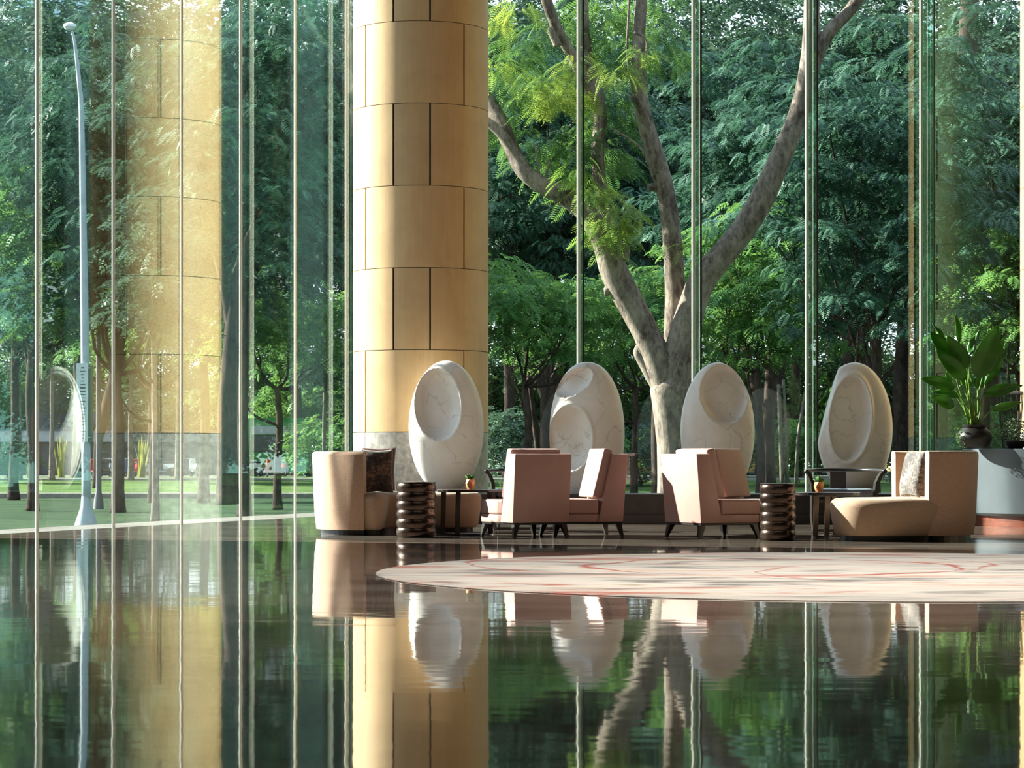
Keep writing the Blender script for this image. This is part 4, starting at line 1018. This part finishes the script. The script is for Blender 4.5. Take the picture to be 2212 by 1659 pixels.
r7 = bld('slate_roof_house', 'small house with a blue-grey roof between the column and tall sculpture', 1160, 1196, 955, 1020, 172, 5, M['bochre'])
MB().loft([[(-1, -.4, at(0, 950, 172).z), (1, -.4, at(0, 950, 172).z), (1, 5, at(0, 950, 172).z), (-1, 5, at(0, 950, 172).z)], [(-.3, 1, at(0, 915, 172).z), (.3, 1, at(0, 915, 172).z), (.3, 3, at(0, 915, 172).z), (-.3, 3, at(0, 915, 172).z)]]).build('roof', M['roofdark'], r7)
r8 = bld('ochre_house', 'orange-yellow house glimpsed behind the black plant pot', 1950, 2180, 900, 1025, 178, 8, M['bochre'])
MB().box((0, 3.8, at(0, 897, 178).z), (230 * 178 / FPX + .8, 9, .5)).build('roof', M['roofdark'], r8)

# green bus
d = 132; bx = empty('green_bus', 'green bus with a wide dark windscreen in the street left of the column', 'bus', (at(598, 0, d).x, d, -.24), R(-8))
bw, bh = 138 * d / FPX, 3.25
b = MB(); b.box((0, 2.2, .35 + (bh - .35) / 2), (bw, 4.6, bh - .35)); b.build('body', M['busgreen'], bx, smooth=True, bevel=.18, seg=3)
MB().box((.1, -.12, 1.85), (bw * .84, .08, .95)).build('windscreen', M['buswin'], bx, bevel=.03)
MB().box((.1, -.12, 2.58), (bw * .84, .06, .42)).build('destination_board', M['bwhite'], bx, bevel=.02)
MB().box((0, -.13, .5), (bw * .98, .12, .25)).build('bumper', M['busgreen'], bx, bevel=.02)
for s in (-1, 1):
    MB().box((s * bw * .36, -.14, .85), (.35, .05, .18)).build('headlight', M['whitedisc'], bx, bevel=.02)
    MB().tube([(s * bw * .5, -.1, 2.5), (s * (bw * .5 + .25), -.25, 2.4), (s * (bw * .5 + .25), -.25, 2.0)], .03, 6).build('mirror_arm', M['rubber'], bx)
    MB().box((s * (bw * .5 + .25), -.25, 1.9), (.2, .08, .4)).build('mirror', M['rubber'], bx, bevel=.02)
    wl = MB(); 
    wl.tube([(s * (bw * .5 - .28), .9, .45), (s * (bw * .5 - .0), .9, .45)], .45, 18); wl.build('wheel', M['rubber'], bx, smooth=True)
def scooter(label, px, d, col, rz):
    root = empty('scooter', label, 'scooter', (at(px, 0, d).x, d, -.2 if d < 127 else -.24), rz, 'parked scooters')
    for yy in (-.6, .6):
        w_ = MB(); ring = [(0, yy + .23 * math.cos(2 * PI * i / 20), .29 + .23 * math.sin(2 * PI * i / 20)) for i in range(21)]
        w_.tube(ring, .055, 6, cap=False); w_.tube([(-.04, yy, .29), (.04, yy, .29)], .09, 10); w_.build('wheel', M['rubber'], root, smooth='all')
    MB().loft([[(-.13, -.75, .55), (.13, -.75, .55), (.13, -.1, .45), (-.13, -.1, .45)], [(-.11, -.8, .78), (.11, -.8, .78), (.11, -.05, .72), (-.11, -.05, .72)]]).build('body', M['paint_' + col], root, bevel=.03)
    MB().loft([[(-.18, .38, .35), (.18, .38, .35), (.18, .5, .35), (-.18, .5, .35)], [(-.16, .3, .95), (.16, .3, .95), (.14, .42, 1.0), (-.14, .42, 1.0)]]).build('leg_shield', M['paint_' + col], root, bevel=.03)
    MB().box((0, .15, .34), (.26, .6, .08)).build('footboard', M['paint_' + col], root, bevel=.02)
    MB().box((0, -.42, .82), (.24, .66, .09)).build('saddle', M['rubber'], root, bevel=.03)
    MB().tube([(-.32, .26, 1.05), (0, .34, 1.02), (.32, .26, 1.05)], .02, 6).build('handlebar', M['chrome'], root)
    MB().tube([(0, .36, .98), (0, .6, .32)], .03, 6).build('fork', M['chrome'], root)
    MB().lathe([(.07, 0), (.08, .03), (.05, .08)], 12, c=(0, .42, .88)).build('headlamp', M['whitedisc'], root, smooth=True)
for px, d_, col, rz, lb in ((205, 128.5, 'red', .4, 'dark red scooter parked left of the small park lamp'), (228, 129, 'black', -.3, 'black scooter parked right of the small park lamp'), (240, 130, 'white', .2, 'white scooter parked beside the black one'),
                        (262, 129, 'blue', -.2, 'pale blue scooter parked beside the white one'), (296, 128, 'red', .3, 'bright red scooter parked by the yellow-green blades'), (320, 129, 'white', -.5, 'white scooter at the left side of the reflected column'),
                        (352, 129, 'white', 1.2, 'white scooter seen sideways inside the reflected column'), (385, 130, 'blue', -.2, 'blue scooter inside the reflected column'), (420, 129, 'white', .4, 'white scooter at the right side of the reflected column'),
                        (534, 127.8, 'white', 1.4, 'white scooter seen sideways in front of the green bus'), (592, 127.6, 'orange', 1.0, 'orange scooter in front of the green bus'), (745, 128, 'white', .5, 'white scooter left of the timber column behind the sofa')):
    scooter(lb, px, d_, col, rz)
